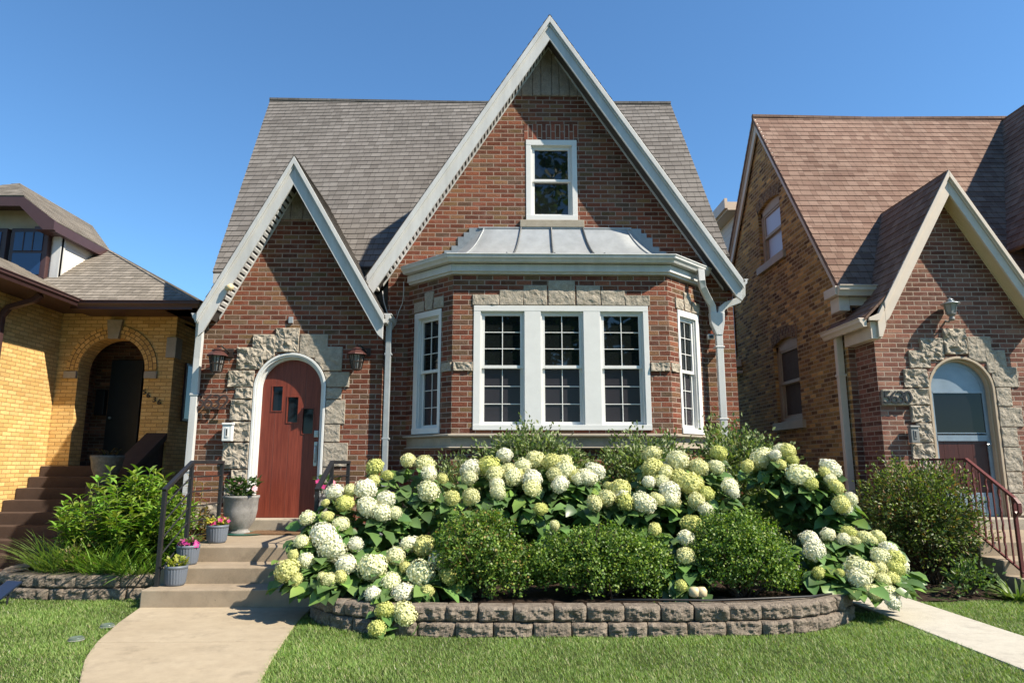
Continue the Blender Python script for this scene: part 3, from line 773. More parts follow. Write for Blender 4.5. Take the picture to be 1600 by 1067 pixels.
ccx = (AX0+AX1)/2; RR = (AX1-AX0)/2
for k, (a, b, c, d) in enumerate(ST):
    rockface(m, push_out(rect(a+.003, b-.003, c+.003, d-.003), ccx, ASP, RR+.004), 0, .036 if a < -2.75 else .010, .012, 70+k)
m.build('door_surround', 'stone', H)
m = MB(front(Ye)); rockface(m, rect(-4.09, -3.66, .46, .80), 0, .04, .015, 99); m.build('plinth_stone', 'stone', H, smooth=True)
m = MB(); m.box(-3.43, -2.2, 9.07, 9.42, .40, .607); m.build('threshold', 'sill', H, bevel=.012)
# door frame and door
def ringprism(mb, x0, x1, z0, zs, t, lo, hi, n=26):
    O = [(x0, z0)]+[(x0, zs)]+arc((x0+x1)/2, zs, (x1-x0)/2, 180, 0, n)[1:-1]+[(x1, zs), (x1, z0)]
    I = [(x0+t, z0)]+[(x0+t, zs)]+arc((x0+x1)/2, zs, (x1-x0)/2-t, 180, 0, n)[1:-1]+[(x1-t, zs), (x1-t, z0)]
    k = len(O); F0 = [mb.P(a, lo, c) for a, c in O]; F1 = [mb.P(a, hi, c) for a, c in O]; G0 = [mb.P(a, lo, c) for a, c in I]; G1 = [mb.P(a, hi, c) for a, c in I]
    for j in range(k-1):
        mb.f += [[F0[j], F0[j+1], G0[j+1], G0[j]], [F1[j], F1[j+1], G1[j+1], G1[j]], [F0[j], F0[j+1], F1[j+1], F1[j]], [G0[j], G0[j+1], G1[j+1], G1[j]]]
    for j in (0, k-1): mb.f.append([F0[j], F1[j], G1[j], G0[j]])
m = MB(front(Ye)); ringprism(m, AX0+.002, AX1-.002, .607, ASP, .032, -.20, .02); ringprism(m, AX0+.034, AX1-.034, .607, ASP, .024, -.2, .002); ringprism(m, AX0+.058, AX1-.058, .607, ASP, .026, -.2, -.06)
m.build('door_frame', 'white_window', H, bevel=.004)
DW = [(-3.096, -2.965, 2.015, 2.345), (-2.885, -2.745, 1.86, 2.20), (-2.670, -2.530, 1.71, 2.045)]
dx0, dx1 = AX0+.085, AX1-.085
m = MB(front(Ye)); yy = -.115
m.xf = front(Ye-yy); m.sheet(archpoly(dx0, dx1, .61, ASP), [rect(*q) for q in DW], .03)
D = m.build('door', 'door', H)
for q in DW:
    m = MB(front(Ye-yy)); a, b, c, d = q
    for r in ((a-.014, a, c-.014, d+.014), (b, b+.014, c-.014, d+.014), (a, b, c-.014, c), (a, b, d, d+.014)): m.box(r[0], r[1], -.01, .008, r[2], r[3])
    m.build('window_trim', 'door', D, bevel=.002)
for q in DW:
    m = MB(front(Ye-yy)); m.box(q[0], q[1], -.026, -.022, q[2], q[3]); m.build('pane', 'glass_dark', D)
m = MB(front(Ye-yy)); m.box(-2.497, -2.452, .001, .016, 1.28, 1.60); m.tube([(-2.474, .01, 1.33), (-2.474, .055, 1.35), (-2.474, .06, 1.45), (-2.474, .05, 1.53), (-2.474, .01, 1.55)], .010, 8)
m.build('handle', 'steel', D, bevel=.003)
m = MB(front(Ye-yy)); m.box(-2.505, -2.447, .001, .02, 1.66, 1.75); m.tube([(-2.476, .02, 1.705), (-2.476, .03, 1.705)], .018, 12); m.build('lock', 'steel', D, bevel=.004)
# small things fixed to the house
def wire(name, pts, label, mat='white', r=.006):
    m = MB(); m.tube(pts, r, 6); return tag(m.build(name, mat, smooth=True), label, 'cable')
wire('cable', [(-1.66, 9.36, 3.70), (-1.64, 9.40, 3.55), (-1.60, 9.42, 3.42), (-1.545, 9.40, 3.28)], 'pale cable hanging between the two gable ends above the left gutter box')
wire('cable', [(-1.37, 9.40, 3.85), (-1.375, 9.44, 3.65), (-1.39, 9.46, 3.55), (-1.44, 9.46, 3.42), (-1.47, 9.465, 3.30)], 'thin cable dropping from the left end of the bay gutter')
# ------------------------------------------------------------------ fittings on the facade
def text_mesh(name, body, size, depth, mat, parent, place):
    # place(u, d, z): local text x, depth, y to world
    cu = bpy.data.curves.new(name+'_curve', 'FONT'); cu.body = body; cu.size = size; cu.extrude = depth/2; cu.align_x = 'CENTER'; cu.resolution_u = 3
    tmp = bpy.data.objects.new(name+'_tmp', cu); COL.objects.link(tmp); bpy.context.view_layer.update()
    me = bpy.data.meshes.new_from_object(tmp); bpy.data.objects.remove(tmp); bpy.data.curves.remove(cu)
    me.name = name; org = Vector(ORG[parent.name]) if parent else Vector((0, 0, 0))
    for v in me.vertices: v.co = Vector(place(v.co.x, v.co.z, v.co.y))-org
    me.materials.clear(); me.materials.append(M[mat])
    o = bpy.data.objects.new(name, me); COL.objects.link(o)
    if parent: o.parent = parent
    ORG[o.name] = tuple(org); return o
def lantern(x, zt, zb, Yw, label):
    yc = Yw-.17; t = thing('wall_lantern', label, 'lantern', (x, Yw, (zt+zb)/2), 'copper topped lanterns beside the front door')
    H_ = zt-zb; z = lambda f: zb+H_*f
    m = MB(); m.lathe([(.142, z(.60)), (.138, z(.625)), (.085, z(.75)), (.075, z(.765)), (.075, z(.80)), (.085, z(.80)), (.03, z(.885)), (.012, z(.90)), (.014, z(.95)), (.022, z(.97)), (.012, z(1.)), (.002, z(1.01))], (x, yc, 0), 8)
    m.build('roof_cap', 'copper', t)
    m = MB(); r0, r1 = .062, .098
    for i in range(6):
        a0, a1 = rad(60*i+15), rad(60*i+75); am = (a0+a1)/2
        m.tube([(x+r0*math.cos(a0), yc+r0*math.sin(a0), z(.06)), (x+r1*math.cos(a0), yc+r1*math.sin(a0), z(.60))], .0085, 4)
        for f in (.04, .33, .60):
            r = r0+(r1-r0)*(f-.06)/.54; m.tube([(x+r*math.cos(a0), yc+r*math.sin(a0), z(f)), (x+r*math.cos(a1), yc+r*math.sin(a1), z(f))], .006, 4)
        rm = .866; m.tube([(x+r0*rm*math.cos(am), yc+r0*rm*math.sin(am), z(.06)), (x+r1*rm*math.cos(am), yc+r1*rm*math.sin(am), z(.6))], .004, 4)
    m.lathe([(.01, z(-.01)), (.03, z(.0)), (.066, z(.03)), (.066, z(.055))], (x, yc, 0), 12)
    m.build('cage', 'bronze', t)
    m = MB(); m.lathe([(.055, z(.06)), (.088, z(.60))], (x, yc, 0), 6); m.build('glass', 'lamp_glass', t)
    m = MB(); m.box(x+.03, x+.15, Yw-.022, Yw-.002, z(.62), z(.93)); m.tube([(x+.09, Yw-.02, z(.78)), (x+.09, Yw-.10, z(.84)), (x+.04, Yw-.16, z(.97)), (x, yc, z(.93))], .012, 8)
    m.build('bracket', 'bronze', t, bevel=.004)
    return t
lantern(-3.765, 2.868, 2.492, Ye, 'copper topped glass lantern left of the arched door above the house number')
lantern(-1.915, 2.88, 2.53, Ye, 'copper topped glass lantern right of the arched door near the grey downspout')
t = thing('house_number', 'dark metal house number 5632 standing off the brick left of the door', 'house number', (-3.84, Ye, 2.02))
for k, ch in enumerate('5632'):
    text_mesh('digit', ch, .285, .012, 'digit', t, lambda u, d, z, k=k: (-3.99+k*.105+u+z*.08, Ye-.075+d, 2.035-.006*k+z))
m = MB()
for k in range(4): m.tube([(-3.985+k*.105, Ye+.01, 2.12), (-3.985+k*.105, Ye-.07, 2.12)], .005, 6)
m.build('stand_off', 'digit', t)
def mailbox(x0, x1, z0, z1, Yw, mat, label):
    t = thing('mailbox', label, 'mailbox', ((x0+x1)/2, Yw, z0))
    m = MB(front(Yw)); m.box(x0, x1, .0, .075, z0, z1-.03); o = m.build('box', mat, t, bevel=.008)
    m = MB(front(Yw)); m.prism([(0.0, z1+.01), (.0, z1-.03), (.085, z1-.045), (.085, z1-.03)], x0-.008, x1+.008, 'x') if False else m.box(x0-.008, x1+.008, 0., .088, z1-.03, z1); m.build('lid', mat, t, bevel=.008)
    m = MB(front(Yw)); c = (x0+x1)/2; m.box(c-.022, c+.022, .075, .083, z0+.05, z1-.06); m.build('name_plate', mat, t, bevel=.004)
    m = MB(front(Yw)); m.box(c-.008, c+.008, .083, .085, z0+.07, z1-.08); m.build('slot', 'black', t)
mailbox(-3.655, -3.525, 1.60, 1.84, Ye-.04, 'white_window', 'small white mailbox on the rough stone left of the arched door')
t = thing('security_camera', 'small white security camera on the brick beside the right downspout', 'camera', (2.95, 9.47, 3.05))
m = MB(); m.box(2.915, 3.0, 9.36, 9.44, 3.03, 3.10); m.tube([(2.955, 9.44, 3.075), (2.955, 9.475, 3.085)], .02, 8); m.build('housing', 'white', t, bevel=.012)
m = MB(); m.box(2.93, 2.985, 9.352, 9.358, 3.04, 3.085); m.build('lens', 'black', t, bevel=.004)
t = thing('floodlight', 'small cream floodlight clipped to the left rake board of the entry gable', 'light', (-3.63, 8.97, 3.60))
m = MB(); m.tube([(-3.66, 8.92, 3.615), (-3.58, 8.88, 3.625)], [.035, .045], 10); m.tube([(-3.63, 8.99, 3.6), (-3.63, 8.91, 3.61)], .014, 6); m.build('lamp_head', 'tan', t, smooth=True)
m = MB(); m.box(-2.90, -2.84, 9.195, 9.22, 3.20, 3.29); tag(m.build('junction_box', 'zinc', bevel=.004), 'small grey junction box on the brick above the keystone of the arched door', 'junction box')

# ------------------------------------------------------------------ front steps, rails, pots
S = thing('front_steps', 'tan concrete front steps leading up to the arched red door', 'steps', (-2.52, 7.4, 0))
X0, X1 = -3.33, -1.72
for i, (ya, zt) in enumerate(((6.70, .155), (7.03, .307), (7.42, .458))):
    m = MB(); m.box(X0-.002*i, X1, ya, 9.22-.002 if i == 2 else (7.03, 7.42)[i]+.15, -.05 if i == 0 else (.10, .25)[i-1], zt); m.build('landing' if i == 2 else 'step', 'step', S, bevel=.012)
def hrail(x, label, mat='black'):
    t = thing('handrail', label, 'handrail', (x, 6.9, .155))
    hz = lambda y: 1.05+(1.325-1.05)*min(1, max(0, (y-6.88)/(7.42-6.88)))
    m = MB()
    m.tube([(x, 6.86, hz(6.86)), (x, 7.44, 1.325), (x, 8.25, 1.325)], .018, 4, rx=.022); m.build('top_rail', mat, t, bevel=.003)
    for y, zb in ((6.88, .155), (7.43, .458), (8.23, .458)):
        m = MB(); m.tube([(x, y, zb-.02), (x, y, hz(y)-.01)], .019, 4); m.build('post', mat, t, bevel=.003)
    m = MB(); 
    for k in range(1, 6):
        dz = .155*k
        m.tube([(x, 6.88, hz(6.88)-dz), (x, 7.43, 1.325-dz), (x, 8.23, 1.325-dz)], .008, 6)
    m.build('rail', mat, t)
    return t
hrail(-3.27, 'black metal handrail on the left edge of the front steps beside the ribbed pots')
hrail(-1.79, 'black metal handrail on the right of the front steps behind the hydrangeas')
m = MB(); m.box(-3.10, -2.35, 8.60, 9.03, .459, .478); tag(m.build('doormat', 'mat', bevel=.006), 'brown coir doormat on the landing below the arched red door', 'doormat')
def petals(name, n, c, R, col, parent, sz=.035, zs=.6):
    P = []; Dv = []; U = []; C = []
    for i in range(n):
        a = RNG.uniform(0, 2*math.pi); r = R*math.sqrt(RNG.uniform(0, 1)); p = np.array((c[0]+r*math.cos(a), c[1]+r*math.sin(a), c[2]+RNG.uniform(0, R*zs)))
        nr = np.array((math.cos(a)*.6+RNG.normal(0, .2), math.sin(a)*.6-.5, .7)); nr /= np.linalg.norm(nr)
        e1 = np.cross(nr, (0, 0, 1.)); e1 /= np.linalg.norm(e1); e2 = np.cross(nr, e1); b = np.array(col[RNG.integers(len(col))])*RNG.uniform(.8, 1.2)
        for k in range(5):
            q = 2*math.pi*k/5+i; P.append(p); Dv.append(e1*math.cos(q)+e2*math.sin(q)+nr*.25); U.append(nr); C.append(b)
    N_ = len(P); return leaves(name, np.array(P), np.array(Dv), np.array(U), np.full(N_, sz), np.full(N_, sz*.95), np.array(C), 'leaf', parent, SMALL_T, SMALL_F)
def tuft(name, n, c, R, Hh, col, parent, L=.05, Wd=.025, T=SMALL_T, F=SMALL_F):
    a = RNG.uniform(0, 2*math.pi, n); r = R*np.sqrt(RNG.uniform(0, 1, n)); z = RNG.uniform(0, 1, n)
    pos = np.stack([c[0]+r*np.cos(a)*(.6+.6*z), c[1]+r*np.sin(a)*(.6+.6*z), c[2]+z*Hh], 1)
    d = np.stack([np.cos(a)+RNG.normal(0, .4, n), np.sin(a)+RNG.normal(0, .4, n), RNG.uniform(.1, 1., n)], 1)
    return leaves(name, pos, d, np.tile((0., 0., 1.), (n, 1))+RNG.normal(0, .2, (n, 3)), RNG.uniform(.7, 1.3, n)*L, RNG.uniform(.7, 1.3, n)*Wd, vary(col, n, .35, .12), 'leaf', parent, T, F)
def rpot(x, y, z, h, r, label, fl, leafc, nf):
    t = thing('flower_pot', label, 'flower pot', (x, y, z), 'ribbed slate blue pots on the front steps')
    m = MB(); m.lathe([(r*.72, 0), (r*.80, .004), (r*.84, .02), (r*.86, .03, 1), (r*.97, h*.82, 1), (r*.975, h*.85), (r*1.0, h*.86), (r*1.02, h), (r*.93, h), (r*.90, h*.8)], (x, y, z), 96, .004, 24); m.build('pot', 'pot', t, smooth=True)
    m = MB(); m.lathe([(.01, h*.85), (r*.92, h*.86), (.01, h*.87)], (x, y, z), 20); m.build('soil', 'soil', t)
    tuft('foliage', 110, (x, y, z+h*.86), r*.9, .09, leafc, t, .05, .03)
    if nf: petals('flowers', nf, (x, y, z+h*.95), r*.95, fl, t)
rpot(-3.13, 6.95, .155, .185, .105, 'ribbed slate pot with yellow green sprigs, lowest of the three on the steps', [(.45, .40, .06)], (.26, .29, .05), 0)
rpot(-3.16, 7.25, .307, .19, .11, 'ribbed slate pot with magenta flowers, middle of the three on the steps', [(.45, .04, .24), (.38, .03, .20), (.5, .10, .3)], (.12, .18, .05), 22)
rpot(-3.10, 7.80, .458, .19, .115, 'ribbed slate pot with pink and yellow flowers, topmost of the three on the steps', [(.50, .04, .16), (.5, .42, .05), (.52, .06, .22)], (.25, .30, .06), 26)
t = thing('urn_planter', 'large whitewashed urn of pink flowers left of the red door', 'planter', (-3.18, 8.70, .458))
m = MB(); m.lathe([(.12, 0), (.125, .012), (.125, .03), (.10, .045), (.115, .07), (.175, .16), (.198, .28), (.204, .42), (.216, .435), (.216, .46), (.192, .46), (.175, .41)], (-3.20, 8.72, .462), 40); m.build('urn', 'urn', t, smooth=True)
m = MB(); m.lathe([(.01, .41), (.185, .415), (.01, .42)], (-3.20, 8.72, .462), 20); m.build('soil', 'soil', t)
tuft('foliage', 300, (-3.20, 8.72, .88), .19, .24, (.05, .10, .028), t, .075, .038)
petals('flowers', 8, (-3.14, 8.64, .97), .19, [(.62, .30, .36), (.55, .08, .2), (.66, .44, .48)], t, .04)
m = MB(); m.lathe([(.24, 0), (.26, .012), (.22, .012)], (-3.10, 8.74, .4595), 24); m.box(-3.3, -2.92, 8.86, 8.98, .4595, .468); tag(m.build('saucer', 'green_plastic'), 'thin green plastic tray under the whitewashed urn', 'tray')
t = thing('tall_planter', 'tall pale square planter with pink flowers right of the red door', 'planter', (-2.17, 8.80, .458))
m = MB()
for (a, z) in ((0, 0),): 
    P0 = [(-.085, 0), (.085, 0), (.115, .46), (-.115, .46)]
    i0 = [m.P(-2.17+sx*.085, 8.8+sy*.085, .459) for sx, sy in ((-1, -1), (1, -1), (1, 1), (-1, 1))]; i1 = [m.P(-2.17+sx*.115, 8.8+sy*.115, .92) for sx, sy in ((-1, -1), (1, -1), (1, 1), (-1, 1))]
    m.f += [i0[::-1], i1]+[[i0[k], i0[(k+1) % 4], i1[(k+1) % 4], i1[k]] for k in range(4)]
m.box(-2.295, -2.045, 8.675, 8.925, .90, .93); m.build('pot', 'urn', t, bevel=.006)
tuft('foliage', 130, (-2.17, 8.80, .93), .12, .22, (.055, .12, .03), t, .07, .035)
petals('flowers', 14, (-2.17, 8.74, 1.02), .14, [(.62, .22, .30), (.55, .06, .22)], t, .04)

# ------------------------------------------------------------------ retaining walls
def block_wall(name, path, z0, courses, bl, bh, dep, label, seed):
    P = [Vector(p) for p in path]; L = [0.]
    for a, b in zip(P, P[1:]): L.append(L[-1]+(b-a).length)
    def at(s_):
        s_ = min(max(s_, 0), L[-1]-1e-4)
        for i in range(len(P)-1):
            if s_ <= L[i+1]:
                d = (P[i+1]-P[i]); return P[i]+d*((s_-L[i])/(L[i+1]-L[i]))
    R_ = random.Random(seed); mb = MB()
    for c in range(courses):
        s_ = -bl*.5*(c % 2)
        while s_ < L[-1]-.06:
            ln = bl*R_.uniform(.9, 1.12); a, b = at(max(s_, 0)+.004), at(min(s_+ln, L[-1])-.004); s_ += ln
            if (b-a).length < .08: continue
            d = (b-a).normalized(); n = Vector((d.y, -d.x)); w_ = (b-a).length; zb = z0+c*bh+.002; zt = z0+(c+1)*bh-.003; off = -.022*c+R_.uniform(-.012, .012)
            nx, nz = 20, 10; G = []; sd_ = R_.random()*90
            for j in range(nz+1):
                row = []
                for i in range(nx+1):
                    u, v = i/nx, j/nz; e = min(u, 1-u, .18)/.18; e2 = min(v, 1-v, .22)/.22
                    h = off-.028*(1-e)**2-.022*(1-e2)**2+(.022*noise.fractal(Vector((u*w_*11+sd_, v*1.6, sd_)), .9, 2., 4)+.010*noise.noise(Vector((u*w_*45+sd_, v*6, sd_))))*min(1, e+.2)
                    q = a+d*(u*w_)+n*h; row.append(mb.P(q.x, q.y, zb+(zt-zb)*v))
                G.append(row)
            for j in range(nz):
                for i in range(nx): mb.f.append([G[j][i], G[j][i+1], G[j+1][i+1], G[j+1][i]])
            back = [mb.P(*(p_.x, p_.y, z)) for z in (zb, zt) for p_ in (a-n*dep+d*.012, b-n*dep-d*.012)]
            mb.f.append(G[nz]+[back[3], back[2]]); mb.f.append([back[0], back[1]]+G[0][::-1])
            mb.f.append([G[j][0] for j in range(nz+1)]+[back[2], back[0]]); mb.f.append([G[j][nx] for j in range(nz, -1, -1)]+[back[1], back[3]])
    return tag(mb.build(name, 'block'), label, 'wall')
block_wall('retaining_wall', BW, -.03, 2, .285, .118, .2, 'low two course block wall curving in front of the boxwoods and hydrangeas', 4)
block_wall('retaining_wall', [(x, y) for x, y in LB[::-1]], -.03, 2, .40, .122, .26, 'low curved block wall around the grassy bed left of the front steps', 8)
m = MB(); m.tube([(.9, 5.78, .225), (1.3, 5.75, .23), (1.7, 5.76, .222), (2.2, 5.80, .23), (2.6, 5.92, .222), (2.85, 6.1, .21)], .009, 6); tag(m.build('drip_hose', 'black', smooth=True), 'black drip hose lying along the top of the long block wall', 'hose')
t = thing('garden_lamp', 'small cream garden spotlight standing on the block wall between the boxwoods', 'lamp', (1.62, 5.82, .21))
m = MB(); m.tube([(1.62, 5.85, .2), (1.62, 5.85, .25)], .012, 8); m.build('stake', 'black', t)
m = MB(); m.lathe([(.025, 0), (.042, .01), (.046, .05), (.03, .075)], (1.595, 5.84, .235), 16); m.lathe([(.025, 0), (.042, .01), (.046, .05), (.03, .075)], (1.655, 5.84, .235), 16); m.build('lamp_head', 'tan', t, smooth=True)
t = thing('solar_spotlight', 'dark solar panel on a stake in the lawn at the left edge', 'spotlight', (-4.72, 6.9, 0))
m = MB(); i = [m.P(*p) for p in ((-4.86, 6.86, .06), (-4.68, 6.80, .06), (-4.58, 6.93, .20), (-4.76, 6.99, .20))]; j = [m.P(*p) for p in ((-4.86, 6.88, .045), (-4.68, 6.82, .045), (-4.58, 6.95, .185), (-4.76, 7.01, .185))]
m.f += [i, j[::-1]]+[[i[k], i[(k+1) % 4], j[(k+1) % 4], j[k]] for k in range(4)]; m.build('panel', 'solar', t, bevel=.003)
m = MB(); m.tube([(-4.68, 6.91, -.05), (-4.68, 6.91, .11)], .010, 6); m.build('stake', 'black', t)
for (x, y, lb) in ((-3.19, 5.52, 'clear glass ground light in the lawn beside the walk joint'), (-3.20, 5.95, 'clear glass ground light at the walk edge nearest the steps')):
    t = thing('ground_light', lb, 'ground light', (x, y, 0), 'clear ground lights along the walk')
    m = MB(); m.lathe([(.05, 0), (.052, .008), (.053, .022), (.047, .026), (.04, .018), (.01, .016)], (x, y, -.005), 20); m.build('lens', 'clear', t, smooth=True)
    m = MB(); m.lathe([(.054, .0), (.058, .006), (.053, .010)], (x, y, -.005), 20); m.build('ring', 'grey_box', t)

# ------------------------------------------------------------------ yellow house on the left
LH = thing('yellow_house', 'yellow brick house with a dark arched porch at the left edge', 'house', (-7, 12.5, 0))
YP = 12.5; a0, a1, asp = -7.70, -6.50, 3.0
m = MB(front(YP)); m.sheet([(-8.1, 0), (-5.99, 0), (-5.99, 4.1), (-8.1, 4.1)], [archpoly(a0, a1, 1.15, asp)], .35)
m.xf = None
m.quad((-8.1, 8.6, 0), (-8.1, YP, 0), (-8.1, YP, 4.25), (-8.1, 8.6, 4.25)); m.quad((-13, 8.6, 0), (-8.1, 8.6, 0), (-8.1, 8.6, 4.25), (-13, 8.6, 4.25))
m.quad((-5.99, YP, 0), (-5.99, 24, 0), (-5.99, 24, 4.1), (-5.99, YP, 4.1))
m.build('wall', 'brick_yellow', LH)
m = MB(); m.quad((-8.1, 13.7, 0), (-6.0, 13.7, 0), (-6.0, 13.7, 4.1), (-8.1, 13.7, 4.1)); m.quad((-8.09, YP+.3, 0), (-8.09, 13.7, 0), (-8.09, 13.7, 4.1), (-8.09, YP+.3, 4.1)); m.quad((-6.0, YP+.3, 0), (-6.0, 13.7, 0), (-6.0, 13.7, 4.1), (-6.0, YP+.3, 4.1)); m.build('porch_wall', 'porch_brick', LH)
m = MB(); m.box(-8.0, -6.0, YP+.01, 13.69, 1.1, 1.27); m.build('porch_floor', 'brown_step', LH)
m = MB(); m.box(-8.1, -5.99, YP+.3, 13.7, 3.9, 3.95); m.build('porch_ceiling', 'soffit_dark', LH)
m = MB(front(YP))
cx_, R0, R1 = (a0+a1)/2, (a1-a0)/2, (a1-a0)/2+.22
A_ = [m.P(cx_+R0*math.cos(rad(a)), .02, asp+R0*math.sin(rad(a))) for a in range(0, 181, 5)]; B_ = [m.P(cx_+R1*math.cos(rad(a)), .02, asp+R1*math.sin(rad(a))) for a in range(0, 181, 5)]
E_ = [m.P(cx_+R1*math.cos(rad(a)), -.01, asp+R1*math.sin(rad(a))) for a in range(0, 181, 5)]
for k in range(36): m.f += [[A_[k], A_[k+1], B_[k+1], B_[k]], [B_[k], B_[k+1], E_[k+1], E_[k]]]
ao = m.build('arch', 'arch_yellow', LH)
uvl = ao.data.uv_layers['UVMap']
for p in ao.data.polygons:
    for li in p.loop_indices:
        co = ao.data.vertices[ao.data.loops[li].vertex_index].co+Vector((-7, 12.5, 0)); a = math.atan2(co.z-asp, co.x-cx_); r = math.hypot(co.x-cx_, co.z-asp); uvl.data[li].uv = ((r-R0), a*(R0+R1)/2)
m = MB(front(YP)); m.prism([(cx_-.09, 3.56), (cx_+.09, 3.56), (cx_+.15, 3.93), (cx_-.15, 3.93)], 0, 0, 'y') if False else None
m.poly([(cx_-.09, .07, 3.57), (cx_+.09, .07, 3.57), (cx_+.14, .07, 3.92), (cx_-.14, .07, 3.92)])
for (p, q) in (((cx_-.09, 3.57), (cx_-.14, 3.92)), ((cx_+.09, 3.57), (cx_+.14, 3.92)), ((cx_-.09, 3.57), (cx_+.09, 3.57))): m.quad((p[0], .07, p[1]), (q[0], .07, q[1]), (q[0], -.01, q[1]), (p[0], -.01, p[1]))
m.build('keystone', 'sill', LH)
for q in ((a0-.24, a0-.01, .0, .05, 2.84, 2.97), (a1+.01, a1+.24, .0, .05, 2.84, 2.97)): m = MB(front(YP)); m.box(*q); m.build('impost', 'sill', LH, bevel=.008)
m = MB(front(YP)); m.box(-6.13, -5.95, -.2, .05, 3.22, 3.60); m.build('quoin', 'sill', LH, bevel=.008)
m = MB(); m.box(-7.75, -7.12, 13.62, 13.68, 1.27, 3.35); dd = m.build('door', 'black', LH, bevel=.01)
m = MB(); m.tube([(-7.66, 13.6, 2.2), (-7.66, 13.57, 2.2)], .025, 10); m.build('knob', 'steel', dd)
m = MB(); m.box(-6.85, -6.4, 13.6, 13.68, 2.5, 3.5); ww = m.build('window', 'maroon', LH, bevel=.01)
m = MB(); m.box(-6.80, -6.45, 13.59, 13.6, 2.55, 3.45); m.build('pane', 'glass', ww)
m = MB(); m.box(-6.02, -5.95, 12.95, 13.35, 2.1, 3.2); ww = m.build('window', 'maroon', LH, bevel=.01)
m = MB(); m.box(-5.95, -5.945, 13.0, 13.3, 2.15, 3.15); m.build('pane', 'glass', ww)
# roof: front slope, right slope, wing, dormer
E1 = (-5.40, 11.88, 4.13); T1 = (-8.17, 14.0, 5.67); T2 = (-9.9, 15.32, 6.64)
m = MB(); m.roof([(-10.2, 11.88, 4.13), E1, T2, (-10.2, 15.32, 6.64)], .14); m.roof([E1, (-5.40, 24, 4.13), (-9.9, 24, 6.64), T2], .14)
m.roof([(-7.48, 8.2, 4.13), (-7.48, 12.4, 4.13), (-9.0, 12.4, 4.95), (-9.0, 8.2, 4.95)], .14)
m.tube([E1, T2], .03, 6)
m.box(-8.2, -7.9, 14.2, 14.6, 5.8, 5.9) if False else None
m.build('roof', 'shingle_left', LH)
m = MB(); m.box(-7.6, -5.35, 11.90, 12.5, 4.0, 4.06); m.box(-8.1, -7.45, 8.2, 12.5, 4.05, 4.10); m.box(-5.99, -5.38, 11.9, 24, 4.0, 4.06); m.build('soffit', 'maroon', LH)
m = MB(); m.sweep([(-7.42, 11.86), (-5.38, 11.86), (-5.38, 24)], 4.12, KP, 1); m.sweep([(-7.46, 8.2), (-7.46, 11.9)], 4.14, KP, 1); m.box(-7.4, -5.42, 11.80, 11.86, 3.98, 4.13); m.build('gutter', 'maroon', LH)
m = MB(); m.tube([(-7.48, 10.95, 4.02), (-7.6, 10.95, 3.92), (-7.95, 10.92, 3.80), (-8.04, 10.9, 3.65), (-8.04, 10.9, .1)], .045, 4); m.build('downspout', 'maroon', LH, bevel=.01)
DM = -9.92
m = MB(); m.box(-11.3, -8.52, 12.85, 15.5, 4.6, 5.72); dw = m.build('dormer_wall', 'siding', LH)
m = MB(); m.box(-8.66, -8.5, 12.82, 12.9, 4.72, 5.72); m.box(-8.54, -8.50, 12.84, 12.95, 4.72, 5.70); m.build('corner_board', 'white', LH)
m = MB()
for (xa, xb) in ((-9.42, -8.70), (-10.25, -9.5)):
    m.box(xa, xb, 12.74, 12.86, 4.78, 5.78)
dw = m.build('dormer_window', 'maroon', LH, bevel=.01)
for (xa, xb) in ((-9.34, -8.80), (-10.15, -9.6)):
    for (c, d) in ((4.86, 5.28), (5.33, 5.70)):
        m = MB(); m.box(xa, xb, 12.725, 12.738, c, d); m.build('pane', 'blue_glass', dw)
for x in (-9.16, -8.98): m = MB(); m.box(x-.008, x+.008, 12.715, 12.724, 5.33, 5.70); m.build('muntin', 'maroon', dw)
m = MB(); m.prism([(-11.1, 5.78), (-8.66, 5.78), (-8.66, 5.88), (-9.02, 6.16), (-11.1, 6.16)], 12.80, 12.92); m.build('dormer_band', 'tan_wood', LH)
zr = lambda x: 5.78+.70*(abs(-8.38-x)) 
m = MB(); m.roof([(-8.38, 12.35, 5.80), (-8.38, 14.25, 5.80), (DM, 16.0, 7.0), (DM, 13.45, 7.0), (-9.0, 12.35, 6.283)], .14); m.roof([(-8.98, 12.33, 6.283), (2*DM+8.98, 12.33, 6.283), (DM, 13.45, 7.0)], .14)
m.roof([(2*DM+8.38, 12.35, 5.80), (2*DM+8.38, 14.25, 5.80), (DM, 16.0, 7.0), (DM, 13.45, 7.0), (2*DM+9.0, 12.35, 6.283)], .14); m.build('dormer_roof', 'shingle_left', LH)
m = MB(); m.prism([(-8.36, 5.79), (-8.36, 5.62), (-8.56, 5.62), (-9.04, 6.08), (-10.8, 6.08), (-10.8, 6.27), (-9.0, 6.27)], 12.34, 12.40); m.box(-8.46, -8.36, 12.40, 14.3, 5.60, 5.78); m.quad((-8.5, 12.4, 5.62), (-8.5, 14.2, 5.62), (-8.40, 14.2, 5.62), (-8.40, 12.4, 5.62)); m.box(-8.75, -8.45, 12.4, 14.3, 5.64, 5.70); m.prism([(-8.4, 5.73), (-9.0, 6.21), (-10.8, 6.21), (-10.8, 6.17), (-9.0, 6.17), (-8.4, 5.69)], 12.40, 12.9); m.build('dormer_fascia', 'maroon', LH)
m = MB(front(13.7)); m.box(-7.98, -7.80, .0, .12, 2.25, 2.75); tag(m.build('wall_box', 'black', bevel=.01), 'black mailbox inside the shaded arched porch of the yellow house', 'mailbox')
t = thing('house_number', 'dark digits 5636 stepping down the yellow brick beside the porch arch', 'house number', (-6.3, YP, 2.4))
for ch, (x, z) in zip('5636', ((-6.46, 2.55), (-6.385, 2.49), (-6.27, 2.41), (-6.18, 2.365))): text_mesh('digit', ch, .14, .02, 'black', t, lambda u, d, zz, x=x, z=z: (x+u, YP-.02+d, z+zz))
